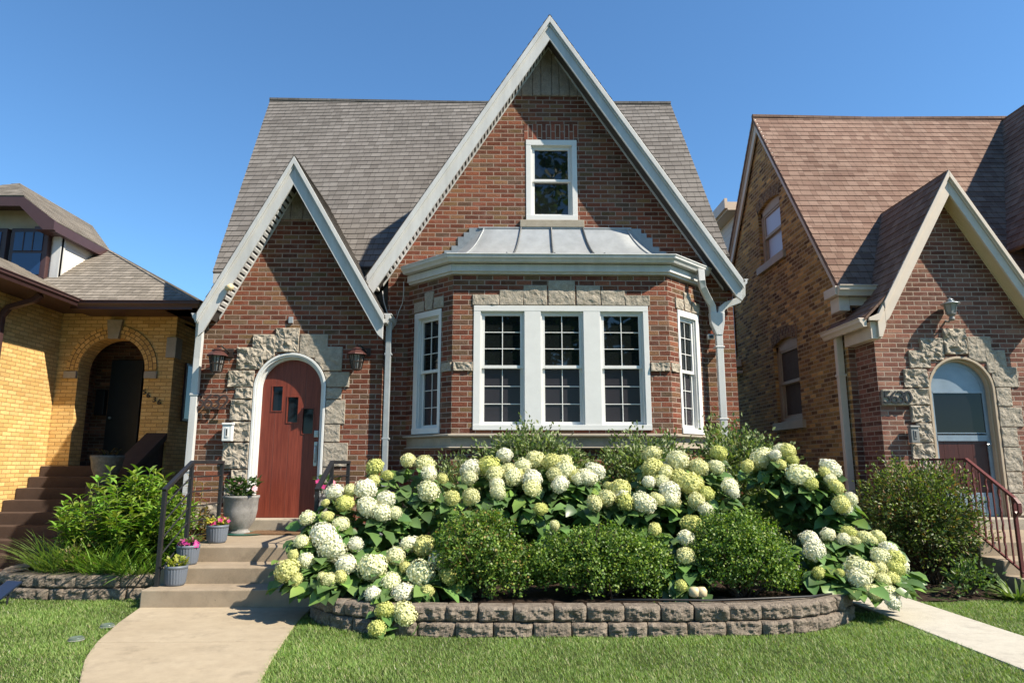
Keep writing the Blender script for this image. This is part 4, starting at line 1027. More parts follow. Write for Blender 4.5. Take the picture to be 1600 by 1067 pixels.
t = thing('porch_steps', 'dark brown steps climbing to the arched porch of the yellow house', 'steps', (-7.1, 11.5, 0))
for k, y in enumerate((10.18, 10.45, 10.72, 10.99, 11.27, 11.54, 11.81, 12.08, 12.36)):
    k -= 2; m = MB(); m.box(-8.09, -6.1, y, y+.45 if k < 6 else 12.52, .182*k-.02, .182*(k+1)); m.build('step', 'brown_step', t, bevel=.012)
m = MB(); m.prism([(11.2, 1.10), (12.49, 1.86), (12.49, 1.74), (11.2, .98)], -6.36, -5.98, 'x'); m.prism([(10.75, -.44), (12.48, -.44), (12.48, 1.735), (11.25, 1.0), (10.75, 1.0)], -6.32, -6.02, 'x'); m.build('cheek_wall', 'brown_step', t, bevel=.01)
t = thing('stone_urn', 'weathered stone urn at the foot of the yellow house steps', 'urn', (-6.17, 11.0, 1.0))
m = MB(); m.lathe([(.10, .0), (.13, .02), (.11, .06), (.16, .12), (.205, .24), (.225, .36), (.24, .40), (.24, .44), (.20, .44), (.18, .38)], (-6.17, 11.0, 1.0), 24); m.build('bowl', 'urn_stone', t, smooth=True)
tuft('plant', 60, (-6.17, 11.0, 1.40), .16, .12, (.07, .06, .03), t, .07, .03)
# ------------------------------------------------------------------ brown brick house on the right
RH = thing('brown_house', 'brown brick house with a rosy shingle roof and a pointed entry gable', 'house', (6.4, 9.88, 0))
XS = 5.15; YN = 22.
sw = frame((XS, YN), (XS, 9.88)); uu = lambda y: YN-y
W1 = (uu(12.92), uu(11.88), 5.12, 6.22); W2 = (uu(12.62), uu(11.58), 2.05, 3.46)
def seg(a, b, c, d, h): return [(a, c), (b, c), (b, d)]+[(b+(a-b)*i/8, d+h*math.sin(math.pi*i/8)) for i in range(1, 8)]+[(a, d)]
m = MB(sw); m.sheet([(0, 0), (uu(9.88), 0), (uu(9.88), 3.9), (uu(12.57), 7.98), (uu(16.1), 3.9), (0, 3.9)], [seg(*W1, .09), seg(*W2, .09)], .14); m.build('side_wall', 'brick_common', RH)
for Wd, mt in ((W1, 'frost'), (W2, 'blind')):
    a, b, c, d = Wd; mb = MB(sw); panes = []; n = -.09
    for r in ((a, a+.09, c, d), (b-.09, b, c, d), (a+.09, b-.09, c, c+.07)): mb.box(r[0], r[1], n-.03, n+.03, r[2], r[3])
    # arched head
    top = [(a+(b-a)*i/10, d+.088*math.sin(math.pi*i/10)) for i in range(11)]
    for k in range(10): mb.quad((top[k][0], n+.03, d-.10), (top[k+1][0], n+.03, d-.10), (top[k+1][0], n+.03, top[k+1][1]), (top[k][0], n+.03, top[k][1]))
    zm = (c+d)/2
    sash(sw, a+.09, b-.09, zm-.02, d-.09, n, .05, 1, 1, mb, panes, mt); sash(sw, a+.09, b-.09, c+.07, zm+.02, n-.03, .05, 1, 1, mb, panes, mt)
    fr = mb.build('window', 'tan_wood', RH, bevel=.004)
    for (x, pa, pb, pn, p0, p1, mm) in panes: p = MB(x); p.box(pa, pb, pn-.012, pn-.008, p0, p1); p.build('pane', mm, fr)
    s_ = MB(sw); s_.box(a-.12, b+.12, -.1, .06, c-.14, c); s_.build('window_sill', 'tan_wood', RH, bevel=.006)
    av = MB(sw); Aq = []; 
    for i in range(13):
        f = i/12; x = a-.03+(b-a+.06)*f; z0_ = d+.095*math.sin(math.pi*f); ang = (f-.5)*.55
        Aq.append((av.P(x, .006, z0_), av.P(x+.21*math.sin(ang), .006, z0_+.21*math.cos(ang))))
    for i in range(12): av.f.append([Aq[i][0], Aq[i+1][0], Aq[i+1][1], Aq[i][1]])
    av.build('window_arch', 'arch_common', RH)
m = MB(front(9.88)); m.sheet([(XS, 0), (12, 0), (12, 3.9), (XS, 3.9)]); m.build('front_wall', 'brick_right', RH)
RX0, RX1, RSP = 5.945, 6.885, 2.32; YR = 9.35
m = MB(front(YR)); m.sheet([(5.25, 0), (7.58, 0), (7.58, 3.2), (6.44, 5.15), (6.40, 5.22), (6.36, 5.15), (5.25, 3.2)], [archpoly(RX0, RX1, .46, RSP)], .2)
m.xf = None; m.quad((5.25, YR, 0), (5.25, 9.88, 0), (5.25, 9.88, 3.3), (5.25, YR, 3.2)); m.quad((7.58, YR, 0), (7.58, 9.88, 0), (7.58, 9.88, 3.3), (7.58, YR, 3.2)); m.build('entry_wall', 'brick_right', RH)
ridY, ridZ = 12.57, 8.13
m = MB(); m.roof([(5.03, 9.70, 3.80), (9.8, 9.70, 3.80), (10.1, 12.57, 8.13), (5.03, 12.57, 8.13)], .155, .010)
m.roof([(5.03, 12.57, 8.13), (12.0, 12.57, 8.13), (12.0, 16.2, 3.8), (5.03, 16.2, 3.8)], .155, .010)
m.roof([(8.0, 9.2, 4.6), (8.0, 10.26, 4.6), (10.1, 12.57, 8.13), (10.1, 9.2, 8.13)], .155, .010); m.roof([(10.1, 9.2, 8.13), (10.1, 12.57, 8.13), (12.2, 10.26, 4.6), (12.2, 9.2, 4.6)], .155, .010)
m.tube([(5.03, 12.57, 8.15), (7.5, 12.57, 8.12), (10.2, 12.57, 8.16)], .05, 6); m.build('roof', 'shingle_rose', RH)
m = MB(front(9.4)); m.sheet([(8.1, 0), (12.1, 0), (12.1, 4.5), (10.1, 7.9), (8.1, 4.5)]); m.build('big_gable_wall', 'brick_right', RH)
yr = 9.10; ax, az = 6.40, 5.43
m = MB()
m.roof([(ax, yr-.02, az+.02), (ax, 11.0, az+.02), (5.38, 10.4, 3.66), (5.38, yr-.02, 3.66)], .155, .010, .03); m.roof([(5.38, yr-.02, 3.66), (5.38, 10.3, 3.66), (4.99, 10.3, 3.27), (4.99, yr-.02, 3.27)], .155, .010, .03)
m.roof([(ax, yr-.02, az+.02), (ax, 11.0, az+.02), (7.62, 10.2, 3.32), (7.62, yr-.02, 3.32)], .155, .010, .03); m.build('entry_roof', 'shingle_rose', RH)
rake('rake_board', ax, az, (5.30, 3.52), (7.62, 3.30), yr, YR, .34, parent=RH, mat='cream', dent=False, capw=.09)
m = MB(); m.prism([(5.30, 3.54), (5.30, 3.17), (5.24, 3.02), (5.19, 3.02), (5.19, 3.33), (5.24, 3.44)], yr-.0, yr+.034); m.prism([(5.26, 3.46), (5.19, 3.34), (5.05, 3.28), (5.05, 3.24), (5.2, 3.24), (5.28, 3.4)], yr-.04, yr-.002)
m.box(5.10, 5.248, yr+.035, 9.87, 3.0, 3.24); m.build('eave_box', 'cream', RH, bevel=.004)
m = MB(); m.sweep([(5.03, yr-.01), (5.03, 10.25)], 3.27, KP, -1); m.sweep([(4.93, 9.66), (5.72, 9.66)], 3.86, [(a*1.1, b*1.2) for a, b in KP], 1); m.sweep([(4.94, 10.35), (4.94, 9.66)], 3.86, [(a*.9, b*1.2) for a, b in KP], 1) if False else m.box(4.90, 5.14, 9.62, 9.98, 3.74, 3.875); m.box(4.98, 5.14, 9.70, 9.96, 3.52, 3.735); m.box(5.14, 5.62, 9.70, 9.86, 3.60, 3.735); m.build('gutter', 'cream', RH, bevel=.006)
m = MB(); m.tube([(5.07, 10.0, 3.2), (5.07, 10.0, .1)], .042, 4, rx=.05); m.box(5.01, 5.14, 9.95, 10.06, 2.58, 2.62); m.build('downspout', 'cream', RH, bevel=.008)
m = MB(front(9.88)); m.box(5.26, 5.50, .004, .02, 3.30, 3.62); m.build('flashing_panel', 'blue_glass', RH)
def rake_y(pts, x0, x1, wv):
    mb = MB(); (ya, za), (yb, zb), (yc, zc) = pts
    for (y, z) in ((ya, za), (yc, zc)):
        mb.prism([(yb, zb), (y, z), (y, z-wv), (yb, zb-wv)], x0, x1, 'x'); mb.prism([(yb, zb+.015), (y, z+.015), (y, z-.07), (yb, zb-.07)], x0-.03, x0-.002, 'x')
    return mb.build('rake_board', 'cream', RH, bevel=.004)
rake_y(((9.74, 3.84), (12.57, 8.12), (16.1, 3.84)), 5.08, 5.115, .30)
m = MB(); m.quad((5.12, 9.78, 3.64), (5.15, 9.78, 3.64), (5.15, 12.57, 7.86), (5.12, 12.57, 7.86)); m.build('soffit', 'tan', RH)
m = MB(sw); m.sheet([(uu(18.5), 3.6), (uu(14.55), 3.6), (uu(14.55), 5.72), (uu(13.75), 6.68), (uu(18.5), 6.68)]); m.xf = lambda u, n, z: (XS-.03-n, YN-u, z); m.v = [(v[0]-.03, v[1], v[2]) for v in m.v]; m.build('rear_dormer_wall', 'siding', RH)
m = MB(); m.box(4.86, 5.12, 13.8, 18.5, 6.66, 6.84); m.box(4.80, 4.86, 13.8, 18.5, 6.70, 6.92); m.build('rear_dormer_eave', 'cream', RH)
m = MB(); m.prism([(14.3, 3.35), (14.7, 3.35), (14.7, 3.52), (14.3, 3.50)], 4.98, 5.14, 'x'); m.box(5.02, 5.14, 14.25, 14.75, 3.20, 3.26); m.build('vent_hood', 'cream', RH, bevel=.01)
# surround, door
m = MB(front(YR))
RS = [(6.227, 6.56, 2.815, 3.191), (5.884, 6.222, 2.727, 3.053), (5.71, 6.017, 2.62, 2.876), (5.613, 5.949, 2.346, 2.611), (5.667, 5.94, 2.105, 2.341), (5.654, 5.94, 1.867, 2.101), (5.717, 5.94, 1.592, 1.864), (5.616, 5.94, 1.36, 1.589), (5.70, 5.94, 1.05, 1.355), (5.63, 5.94, .62, 1.045),
      (6.565, 6.907, 2.708, 3.076), (6.80, 7.09, 2.55, 2.884), (6.86, 7.227, 2.355, 2.639), (6.89, 7.103, 2.087, 2.352), (6.89, 7.223, 1.81, 2.083), (6.89, 7.118, 1.535, 1.806), (6.89, 7.142, 1.205, 1.531), (6.89, 7.103, .92, 1.202), (6.89, 7.2, .62, .915)]
for k, (a, b, c, d) in enumerate(RS): rockface(m, push_out(rect(a+.003, b-.003, c+.003, d-.003), (RX0+RX1)/2, RSP, (RX1-RX0)/2+.004), 0, .036 if a < 6.4 else .012, .012, 120+k)
m.build('door_surround', 'stone', RH)
m = MB(); m.box(5.85, 7.0, 9.12, 9.5, .40, .60); m.build('threshold', 'sill', RH, bevel=.012)
m = MB(front(YR)); ringprism(m, RX0+.002, RX1-.002, .6, RSP, .035, -.2, .01); ringprism(m, RX0+.037, RX1-.037, .6, RSP, .03, -.2, -.04); m.build('door_frame', 'tan_wood', RH, bevel=.005)
qa, qb = RX0+.068, RX1-.068; yv = YR+.10
m = MB(front(yv)); ringprism(m, qa, qb, .605, RSP, .055, -.03, .0)
top = arc((qa+qb)/2, RSP, (qb-qa)/2-.054, 0, 180, 20); pz = 2.30
pl = [(qb-.054, pz), ]+top+[(qa+.054, pz)]
for k in range(1, len(pl)-1): m.poly([(pl[0][0], -.006, pl[0][1]), (pl[k][0], -.006, pl[k][1]), (pl[k+1][0], -.006, pl[k+1][1])])
m.box(qa+.05, qb-.05, -.02, .004, 2.285, 2.315); m.box(qa+.055, qb-.055, -.02, .004, 1.62, 1.70); m.box(qa+.055, qb-.055, -.02, .002, 1.72, 1.735); m.box(qa+.055, qb-.055, -.02, .0, .605, .92)
sd = m.build('storm_door', 'alu', RH)
m = MB(front(yv)); m.box(qa+.05, qb-.05, -.016, -.012, 1.735, 2.285); m.build('pane', 'glass_dark', sd); m = MB(front(yv)); m.box(qa+.05, qb-.05, -.02, -.016, .92, 1.62); m.build('pane', 'dark_wood', sd)
m = MB(front(yv)); m.tube([(qb-.035, .0, 1.58), (qb-.035, .04, 1.58), (qb-.06, .05, 1.57), (qb-.10, .05, 1.57)], .010, 8); m.build('handle', 'steel', sd)
# number plaque, mailbox, lamp
t = thing('address_plaque', 'grey stone plaque reading 5630 on the brown brick beside the entry', 'sign', (5.465, YR, 2.21))
m = MB(front(YR)); m.box(5.27, 5.665, 0, .06, 2.10, 2.32); m.build('plaque', 'stone', t, bevel=.012)
for k, ch in enumerate('5630'): text_mesh('digit', ch, .255, .02, 'black', t, lambda u, d, z, k=k: (5.325+k*.095+u*1.05, YR-.066+d, 2.125+z*.98))
mailbox(5.573, 5.689, 1.587, 1.82, YR-.04, 'grey_box', 'small grey mailbox on the rough stone left of the storm door')
t = thing('carriage_lamp', 'pale metal carriage lamp on the brown brick above the storm door', 'lantern', (6.30, YR, 3.3))
m = MB(); m.lathe([(.125, .235), (.12, .245), (.045, .275), (.045, .29), (.055, .292), (.02, .315), (.002, .33)], (6.30, YR-.14, 3.27), 20); m.build('lamp_top', 'steel', t, smooth=True)
m = MB(); m.lathe([(.055, .10), (.085, .23)], (6.30, YR-.14, 3.27), 6); m.build('glass', 'lamp_glass', t)
m = MB(); m.lathe([(.02, .0), (.04, .02), (.03, .06), (.06, .09), (.06, .1)], (6.30, YR-.14, 3.27), 16); m.tube([(6.30, YR-.13, 3.30), (6.30, YR-.06, 3.27), (6.30, YR+.01, 3.30)], .014, 8)
for k in range(6):
    a = rad(60*k); m.tube([(6.30+.057*math.cos(a), YR-.14+.057*math.sin(a), 3.37), (6.30+.087*math.cos(a), YR-.14+.087*math.sin(a), 3.505)], .006, 4)
m.build('bracket', 'grey_box', t)
# steps and railing
t = thing('side_steps', 'tan concrete steps with a landing in front of the brown house', 'steps', (6.4, 7.6, 0))
for i, (ya, zt) in enumerate(((7.08, .155), (7.40, .307), (7.74, .458))):
    m = MB(); m.box(5.31-.002*i, 7.7, ya, 9.35-.002 if i == 2 else (7.40, 7.74)[i]+.15, -.05 if i == 0 else (.10, .25)[i-1], zt); m.build('landing' if i == 2 else 'step', 'step', t, bevel=.012)
t = thing('iron_railing', 'dark red iron railing with twisted balusters on the right steps', 'railing', (5.38, 7.9, .458)); x = 5.38
hz = lambda y: 1.36 if y > 7.9 else 1.36-(7.9-y)*.60
lz = lambda y: .56 if y > 7.9 else .56-(7.9-y)*.52
m = MB(); m.tube([(x, 8.9, 1.36), (x, 7.9, 1.36), (x, 7.22, hz(7.22)), (x, 7.17, hz(7.22)-.05), (x, 7.17, hz(7.22)-.14), (x, 7.20, hz(7.22)-.17), (x, 7.23, hz(7.22)-.14)], .013, 4, rx=.02); m.build('top_rail', 'oxblood', t, bevel=.003)
m = MB(); m.tube([(x, 8.9, .56), (x, 7.9, .56), (x, 7.22, lz(7.22))], .010, 4); m.build('bottom_rail', 'oxblood', t)
for y, zb in ((8.85, .458), (7.92, .458), (7.24, .155)): m = MB(); m.tube([(x, y, zb-.01), (x, y, hz(y))], .016, 4); m.build('post', 'oxblood', t)
ys = [8.74, 8.62, 8.5, 8.38, 8.26, 8.14, 8.03, 7.82, 7.72, 7.62, 7.53, 7.44, 7.34]
for k, y in enumerate(ys):
    m = MB()
    if k % 2:
        z0_, z1_ = lz(y), hz(y)
        m.tube([(x+.004*math.cos(j*1.6), y+.004*math.sin(j*1.6), z0_+(z1_-z0_)*j/24) for j in range(25)], .008, 4)
    else: m.tube([(x, y, lz(y)), (x, y, hz(y))], .007, 4)
    m.build('baluster', 'oxblood', t)

# ------------------------------------------------------------------ hydrangeas
HEADS = [(-1.29,7.18,1.27,0.096),(-1.14,7.06,1.19,0.058),(-1.26,6.98,1.14,0.06),(-0.96,7.27,1.34,0.08),(-0.78,7.23,1.31,0.096),(-0.72,7.09,1.21,0.083),(-0.58,7.02,1.16,0.055),(-0.7,6.85,1.04,0.102),(-0.46,6.79,0.98,0.075),(-0.29,7.03,0.98,0.088),(-0.32,7.27,1.16,0.078),(-0.32,7.4,1.26,0.093),(-0.12,7.43,1.28,0.111),(-0.05,7.31,1.2,0.092),(0.09,7.39,1.25,0.075),(-0.03,7.18,1.1,0.073),(-0.02,7.08,1.02,0.078),(0.14,7.29,1.17,0.097),(0.25,7.43,1.28,0.087),(0.05,7.61,1.4,0.096),(0.39,7.53,1.35,0.106),(0.56,7.48,1.32,0.094),(0.69,7.49,1.33,0.094),(0.69,7.36,1.23,0.11),(0.58,7.31,1.2,0.086),(0.34,7.25,1.15,0.102),(0.33,7.13,1.06,0.09),(0.81,7.29,1.17,0.08),(0.91,7.31,1.2,0.069),(0.62,7.18,1.1,0.085),(0.4,6.89,0.87,0.065),(0.51,6.57,0.74,0.046),(-1.61,6.84,1.03,0.091),(-1.67,6.74,0.94,0.042),(-1.48,6.73,0.93,0.085),(-1.46,6.86,1.05,0.07),(-1.32,6.87,1.06,0.108),(-1.26,6.7,0.9,0.105),(-1.1,6.78,0.97,0.08),(-1.11,6.64,0.85,0.089),(-0.99,6.65,0.85,0.063),(-1.8,6.6,0.81,0.067),(-1.61,6.61,0.82,0.057),(-1.47,6.54,0.76,0.072),(-1.6,6.44,0.67,0.121),(-1.48,6.29,0.56,0.104),(-1.78,6.37,0.62,0.065),(-1.81,6.25,0.52,0.049),(-1.68,6.2,0.48,0.068),(-1.81,6.1,0.41,0.101),(-1.7,6.02,0.35,0.047),(-1.29,6.36,0.6,0.065),(-1.32,6.16,0.45,0.087),(-1.43,6.02,0.35,0.057),(-1.34,6.04,0.37,0.052),(-1.09,6.13,0.43,0.115),(-1.5,6.05,0.37,0.038),(-0.91,6.23,0.51,0.083),(-0.8,6.36,0.6,0.08),(-0.67,6.33,0.58,0.104),(-0.81,6.14,0.43,0.053),(-0.67,6.07,0.39,0.11),(-0.52,6.18,0.47,0.092),(-0.43,6.06,0.38,0.086),(-0.91,5.99,0.34,0.075),(-0.79,5.87,0.27,0.078),(-1.03,5.85,0.26,0.064),(-0.59,5.89,0.28,0.051),(-0.9,5.69,0.17,0.067),(-0.74,5.66,0.15,0.089),(-0.94,5.56,0.06,0.065),(1.68,7.63,1.41,0.106),(1.93,7.5,1.33,0.124),(2.13,7.41,1.27,0.103),(2.43,7.64,1.42,0.087),(2.32,7.41,1.27,0.078),(1.63,7.4,1.26,0.11),(1.75,7.33,1.21,0.089),(1.55,7.22,1.12,0.069),(1.68,7.22,1.12,0.076),(1.88,7.26,1.16,0.101),(1.97,7.18,1.1,0.125),(1.73,7.09,1.03,0.105),(1.72,7.01,0.96,0.079),(1.58,7,0.96,0.067),(2.1,7.07,1.01,0.08),(1.97,6.98,0.94,0.085),(2.03,6.88,0.86,0.072),(2.37,7.15,1.08,0.094),(2.38,7.08,1.02,0.062),(1.43,6.95,0.92,0.109),(1.25,6.97,0.93,0.085),(1.23,7.12,1.05,0.106),(1.23,7.07,1.01,0.074),(1.07,7.02,0.97,0.086),(0.94,6.95,0.92,0.079),(1.01,7.35,1.23,0.096),(0.91,7.28,1.17,0.102),(0.82,7.26,1.16,0.076),(1.12,7.16,1.08,0.05),(2.88,7.54,1.36,0.125),(2.93,7.31,1.4,0.064),(3.07,7.35,1.44,0.09),(3.1,7.27,1.34,0.057),(2.95,7.23,1.3,0.057),(2.66,7.42,1.28,0.071),(3.1,7.14,1.19,0.125),(3.18,7.07,1.11,0.074),(3.46,7.21,1.26,0.101),(3.38,7.16,1.22,0.069),(3.42,7.04,1.08,0.074),(3.37,6.86,0.91,0.084),(3.5,6.92,0.96,0.066),(3.4,7.11,1.15,0.062),(1.81,6.57,0.74,0.109),(1.67,6.3,0.65,0.077),(1.43,6.47,0.71,0.062),(1.61,6.12,0.52,0.075),(1.52,5.96,0.3,0.052),(2.89,6.54,0.61,0.086),(2.85,6.38,0.53,0.095),(3.1,6.61,0.65,0.069),(3.31,6.63,0.66,0.081),(3.21,6.54,0.61,0.063),(3.3,6.52,0.6,0.051),(3.42,6.55,0.62,0.069),(3.55,6.57,0.63,0.074),(3.46,6.51,0.6,0.051),(3.42,6.3,0.48,0.088),(3.55,6.38,0.52,0.089),(3.54,6.29,0.47,0.088),(3.48,6.21,0.4,0.076),(3.35,6.21,0.4,0.065),(3.16,6.2,0.39,0.108),(3.11,6.13,0.33,0.091),(3.32,6.12,0.32,0.064),(3.27,6.21,0.4,0.06),(2.78,6.17,0.37,0.054),(3.18,6.02,0.23,0.068),(3.31,6.01,0.22,0.073),(3.28,5.93,0.17,0.062),(3.41,6.14,0.33,0.059),(3,6,0.21,0.037),(2.97,6.17,0.37,0.038)]
def head_mesh(k, nfl):
    R_ = np.random.default_rng(50+k); i = np.arange(nfl)+.5; ph = np.arccos(1-2*i/nfl*.93); th = np.pi*(1+5**.5)*i
    nr = np.stack([np.cos(th)*np.sin(ph), np.sin(th)*np.sin(ph), np.cos(ph)], 1)+R_.normal(0, .07, (nfl, 3)); nr = nrmz(nr)
    lump = np.array([.20*noise.noise(Vector(n*1.7)+Vector((k*9.3+.7, 0, 0)))+.07*noise.noise(Vector(n*5)+Vector((k*3.3, 0, 0))) for n in nr])
    rr = (1+lump+R_.normal(0, .03, nfl))*np.array([1, 1, 1])[0]
    c = nr*rr[:, None]*np.array([1., 1., .86]); P, D_, U, C = [], [], [], []
    for j in range(nfl):
        n = nrmz((nr[j]+R_.normal(0, .28, 3))[None])[0]; e1 = np.cross(n, (.2, .3, 1.)); e1 /= np.linalg.norm(e1); e2 = np.cross(n, e1); a0_ = R_.uniform(0, 6.28); b = R_.uniform(.90, 1.05)
        if n[2] < -.1: b *= .92
        for q in range(4):
            a = a0_+q*math.pi/2; P.append(c[j]); D_.append(e1*math.cos(a)+e2*math.sin(a)+n*.18); U.append(n); C.append((b, b*R_.uniform(.97, 1.02), b*R_.uniform(.86, 1.04)))
    P, D_, U, C = map(np.array, (P, D_, U, C)); d = nrmz(D_); sd_ = nrmz(np.cross(U, d)); n2 = np.cross(d, sd_); S_ = .108*R_.uniform(.8, 1.2, len(P))
    T = SMALL_T*np.array([1, 1.05, 1.])
    V = P[:, None]+d[:, None]*(T[None, :, 0:1]*S_[:, None, None])+sd_[:, None]*(T[None, :, 1:2]*S_[:, None, None])+n2[:, None]*(T[None, :, 2:3]*S_[:, None, None])
    o = fast_mesh('flower_head', V, SMALL_F, C, 'head'); me = o.data
    # inner core so that the head is solid
    bm = bmesh.new(); bm.from_mesh(me); lay = bm.verts.layers.float_color['Col']
    r = bmesh.ops.create_icosphere(bm, subdivisions=2, radius=.91)
    for v in r['verts']: v.co.z *= .86; v[lay] = (.86, .87, .72, 1)
    bm.to_mesh(me); bm.free(); bpy.data.objects.remove(o); return me
HM = [head_mesh(k, 420) for k in range(7)]
CEN = [(-1.50, 6.50, 'hydrangea with big cream flower heads leaning over the front steps'), (-.85, 6.02, 'hydrangea drooping cream flower heads over the left end of the block wall'), (-.95, 7.15, 'hydrangea with few flower heads below the grey downspout'), (.08, 7.30, 'hydrangea with cream heads behind the leftmost boxwood, under the left of the bay'), (.72, 7.32, 'hydrangea with lime and cream heads under the middle of the bay window'), (1.28, 7.05, 'low hydrangea with lime heads behind the widest boxwood'), (1.95, 7.20, 'hydrangea with many pale heads under the right of the bay window'), (1.64, 6.35, 'small hydrangea stem of cream heads between the widest and the rightmost boxwood'), (3.15, 7.22, 'tall hydrangea with dark leaves and lime heads beside the gap between the houses'), (3.22, 6.33, 'hydrangea spilling cream and lime heads over the right end of the block wall')]
groups = [[] for _ in CEN]
for h in HEADS:
    k = min(range(len(CEN)), key=lambda i: (h[0]-CEN[i][0])**2+(h[1]-CEN[i][1])**2+(.0 if i != 7 else .02)); groups[k].append(h)
HR = random.Random(5)
for (cx, cy, lb), hs in zip(CEN, groups):
    if not hs: continue
    hs = list(hs)+[(x+HR.uniform(-.8, .8)*r, y+HR.uniform(.1, .7)*r, z+HR.uniform(-.75, .3)*r, r*HR.uniform(.55, .8)) for (x, y, z, r) in hs if HR.random() < .33 and z > .2]
    bx, by = cx, cy+.18
    bx = min(max(bx, -1.45), 3.05); by = max(by, 6.15 if -1.2 < bx < 2.8 else 6.45)
    t = thing('hydrangea', lb, 'shrub', (bx, by, .17), 'hydrangeas in the front bed')
    st = MB(); P, D_, Ls = [], [], []
    for (x, y, z, r) in hs:
        if z > 1.33: r *= .97
        o = bpy.data.objects.new('flower_head', HM[HR.randrange(7)]); COL.objects.link(o); o.parent = t
        o.location = (x-bx, y-by, z-.17); sx_, sz_ = HR.uniform(.95, 1.2), HR.uniform(.86, 1.1); o.scale = (r*1.0*sx_, r*1.0/sx_**.5, r*1.0*sz_)
        out = Vector((x-bx, y-by-.25, .7)).normalized(); o.rotation_euler = (Vector((0, 0, 1)).rotation_difference(out)@Matrix.Rotation(HR.uniform(0, 6.28), 4, 'Z').to_quaternion()).to_euler()
        lime = HR.random() < (.50 if z > .9 else .22) or r < .06
        o.color = (*[(c_*q_) for q_ in [HR.uniform(.88, 1.05)] for c_ in HR.choice(((.68, .68, .30), (.61, .635, .23), (.73, .73, .42)))], 1) if lime else (*[(c_*q_) for q_ in [HR.uniform(.92, 1.04)] for c_ in HR.choice(((.82, .82, .63), (.79, .80, .55), (.84, .84, .71)))], 1)
        b = Vector((bx+HR.uniform(-.12, .12), by+HR.uniform(-.1, .1), .16)); e = Vector((x, y+.02, z-r*.4)); mid = (b+e)/2+Vector((HR.uniform(-.05, .05), .05, .12+.1*HR.random()))
        pts = [b.lerp(mid, f).lerp(mid.lerp(e, f), f) for f in (0, .2, .4, .6, .8, 1)]
        st.tube([tuple(p) for p in pts], .0055, 5)
        for f in (.45, .6, .72, .84, .93):
            p = b.lerp(mid, f).lerp(mid.lerp(e, f), f); a = HR.uniform(0, 6.28)
            for s_ in (0, math.pi): P.append(tuple(p)); D_.append((math.cos(a+s_), math.sin(a+s_)-.25, HR.uniform(-.55, .15))); Ls.append(HR.uniform(.11, .19))
    for k in range(120+16*len(hs)):
        h1, h2 = HR.choice(hs), HR.choice(hs); f = HR.random(); x = h1[0]+(h2[0]-h1[0])*f*.6+HR.gauss(0, .07); y = h1[1]+(h2[1]-h1[1])*f*.6+HR.uniform(-.02, .32); zt = h1[2]+(h2[2]-h1[2])*f*.6-h1[3]*.9
        lo = .24 if y > 5.9 else -.02
        z = lo+(max(zt, lo+.05)-lo)*(1-HR.random()**1.7)
        if min(math.dist((x, y, z), h[:3])/h[3] for h in hs) < 1.02: continue
        P.append((x, y, z)); a = math.atan2(y-by-.3, x-bx)+HR.gauss(0, .7); D_.append((math.cos(a), math.sin(a)-.3, HR.uniform(-.75, .1))); Ls.append(HR.uniform(.12, .20))
    n = len(P); P, D_, Ls = np.array(P), np.array(D_), np.array(Ls)
    C = pick([(.09, .16, .05), (.115, .205, .058), (.07, .125, .045), (.165, .27, .06)], [3, 3, 2.2, 1.8], n, .25)
    st.build('stems', 'stem', t, smooth=True)
    leaves('foliage', P, D_, np.tile((0, -.35, 1.), (n, 1))+RNG.normal(0, .3, (n, 3)), Ls, Ls*.72, C, 'leaf_gloss', t)

# ------------------------------------------------------------------ clipped and loose shrubs
def bush(name, label, cat, c, r, n, cols, wts, L, Wd, group=None, gap=.0, shell=.55, lump=.22, seed=0, twig=26, upb=.35, mat='leaf', dirw=.9, dirr=.55, lobes=None):
    t = thing(name, label, cat, (c[0], c[1], max(.0, c[2]-r[2])), group)
    q = nrmz(RNG.normal(0, 1, (n*2, 3))); q = q[q[:, 2] > -.75][:n]; n = len(q)
    lm = np.array([noise.fractal(Vector(v*2.1+seed), 1., 2., 3)*lump+noise.noise(Vector(v*6+seed))*lump*.5 for v in q])
    f = (shell+(1-shell)*RNG.uniform(0, 1, n)**.55)*(1+lm)
    if gap:
        g_ = np.array([noise.noise(Vector(v*3.3-seed)) for v in q]); f = np.where((g_ > gap), f*RNG.uniform(.35, .8, n), f)
    pos = np.array(c)+q*f[:, None]*np.array(r)
    if lobes:
        li = RNG.choice(len(lobes), n, p=np.array([b[3]**2 for b in lobes])/sum(b[3]**2 for b in lobes)); lb = np.array(lobes)[li]; pos = np.array(c)+lb[:, :3]+(pos-np.array(c))*lb[:, 3:]
    pos[:, 2] = np.maximum(pos[:, 2], max(.02, c[2]-r[2]))
    # gather leaves into sprigs
    k = n//7; sp = pos[:k]; idx = RNG.integers(0, k, n); pos = sp[idx]+RNG.normal(0, L*.9, (n, 3)); qq = q[idx]
    d = qq*dirw+RNG.normal(0, dirr, (n, 3)); d[:, 2] += upb
    C = pick(cols, wts, n, .28)
    leaves('foliage', pos, d, qq*.7+RNG.normal(0, .5, (n, 3))+np.array((0, 0, .6)), RNG.uniform(.7, 1.3, n)*L, RNG.uniform(.75, 1.25, n)*Wd, C, mat, t, SMALL_T, SMALL_F)
    m = MB(); b = Vector((c[0], c[1], max(.0, c[2]-r[2])))
    for i in range(twig):
        v = Vector(q[i*7 % n]); e = Vector(c)+Vector((v.x*r[0], v.y*r[1], v.z*r[2]))*.88; s_ = b+Vector((random.uniform(-.15, .15)*r[0], random.uniform(-.15, .15)*r[1], 0)); mid = (s_+e)/2+Vector((0, 0, .12*r[2]))
        m.tube([tuple(s_), tuple(s_.lerp(mid, .6)), tuple(mid.lerp(e, .5)), tuple(e)], [.010, .008, .006, .003], 5)
    m.build('branches', 'twig', t); return t
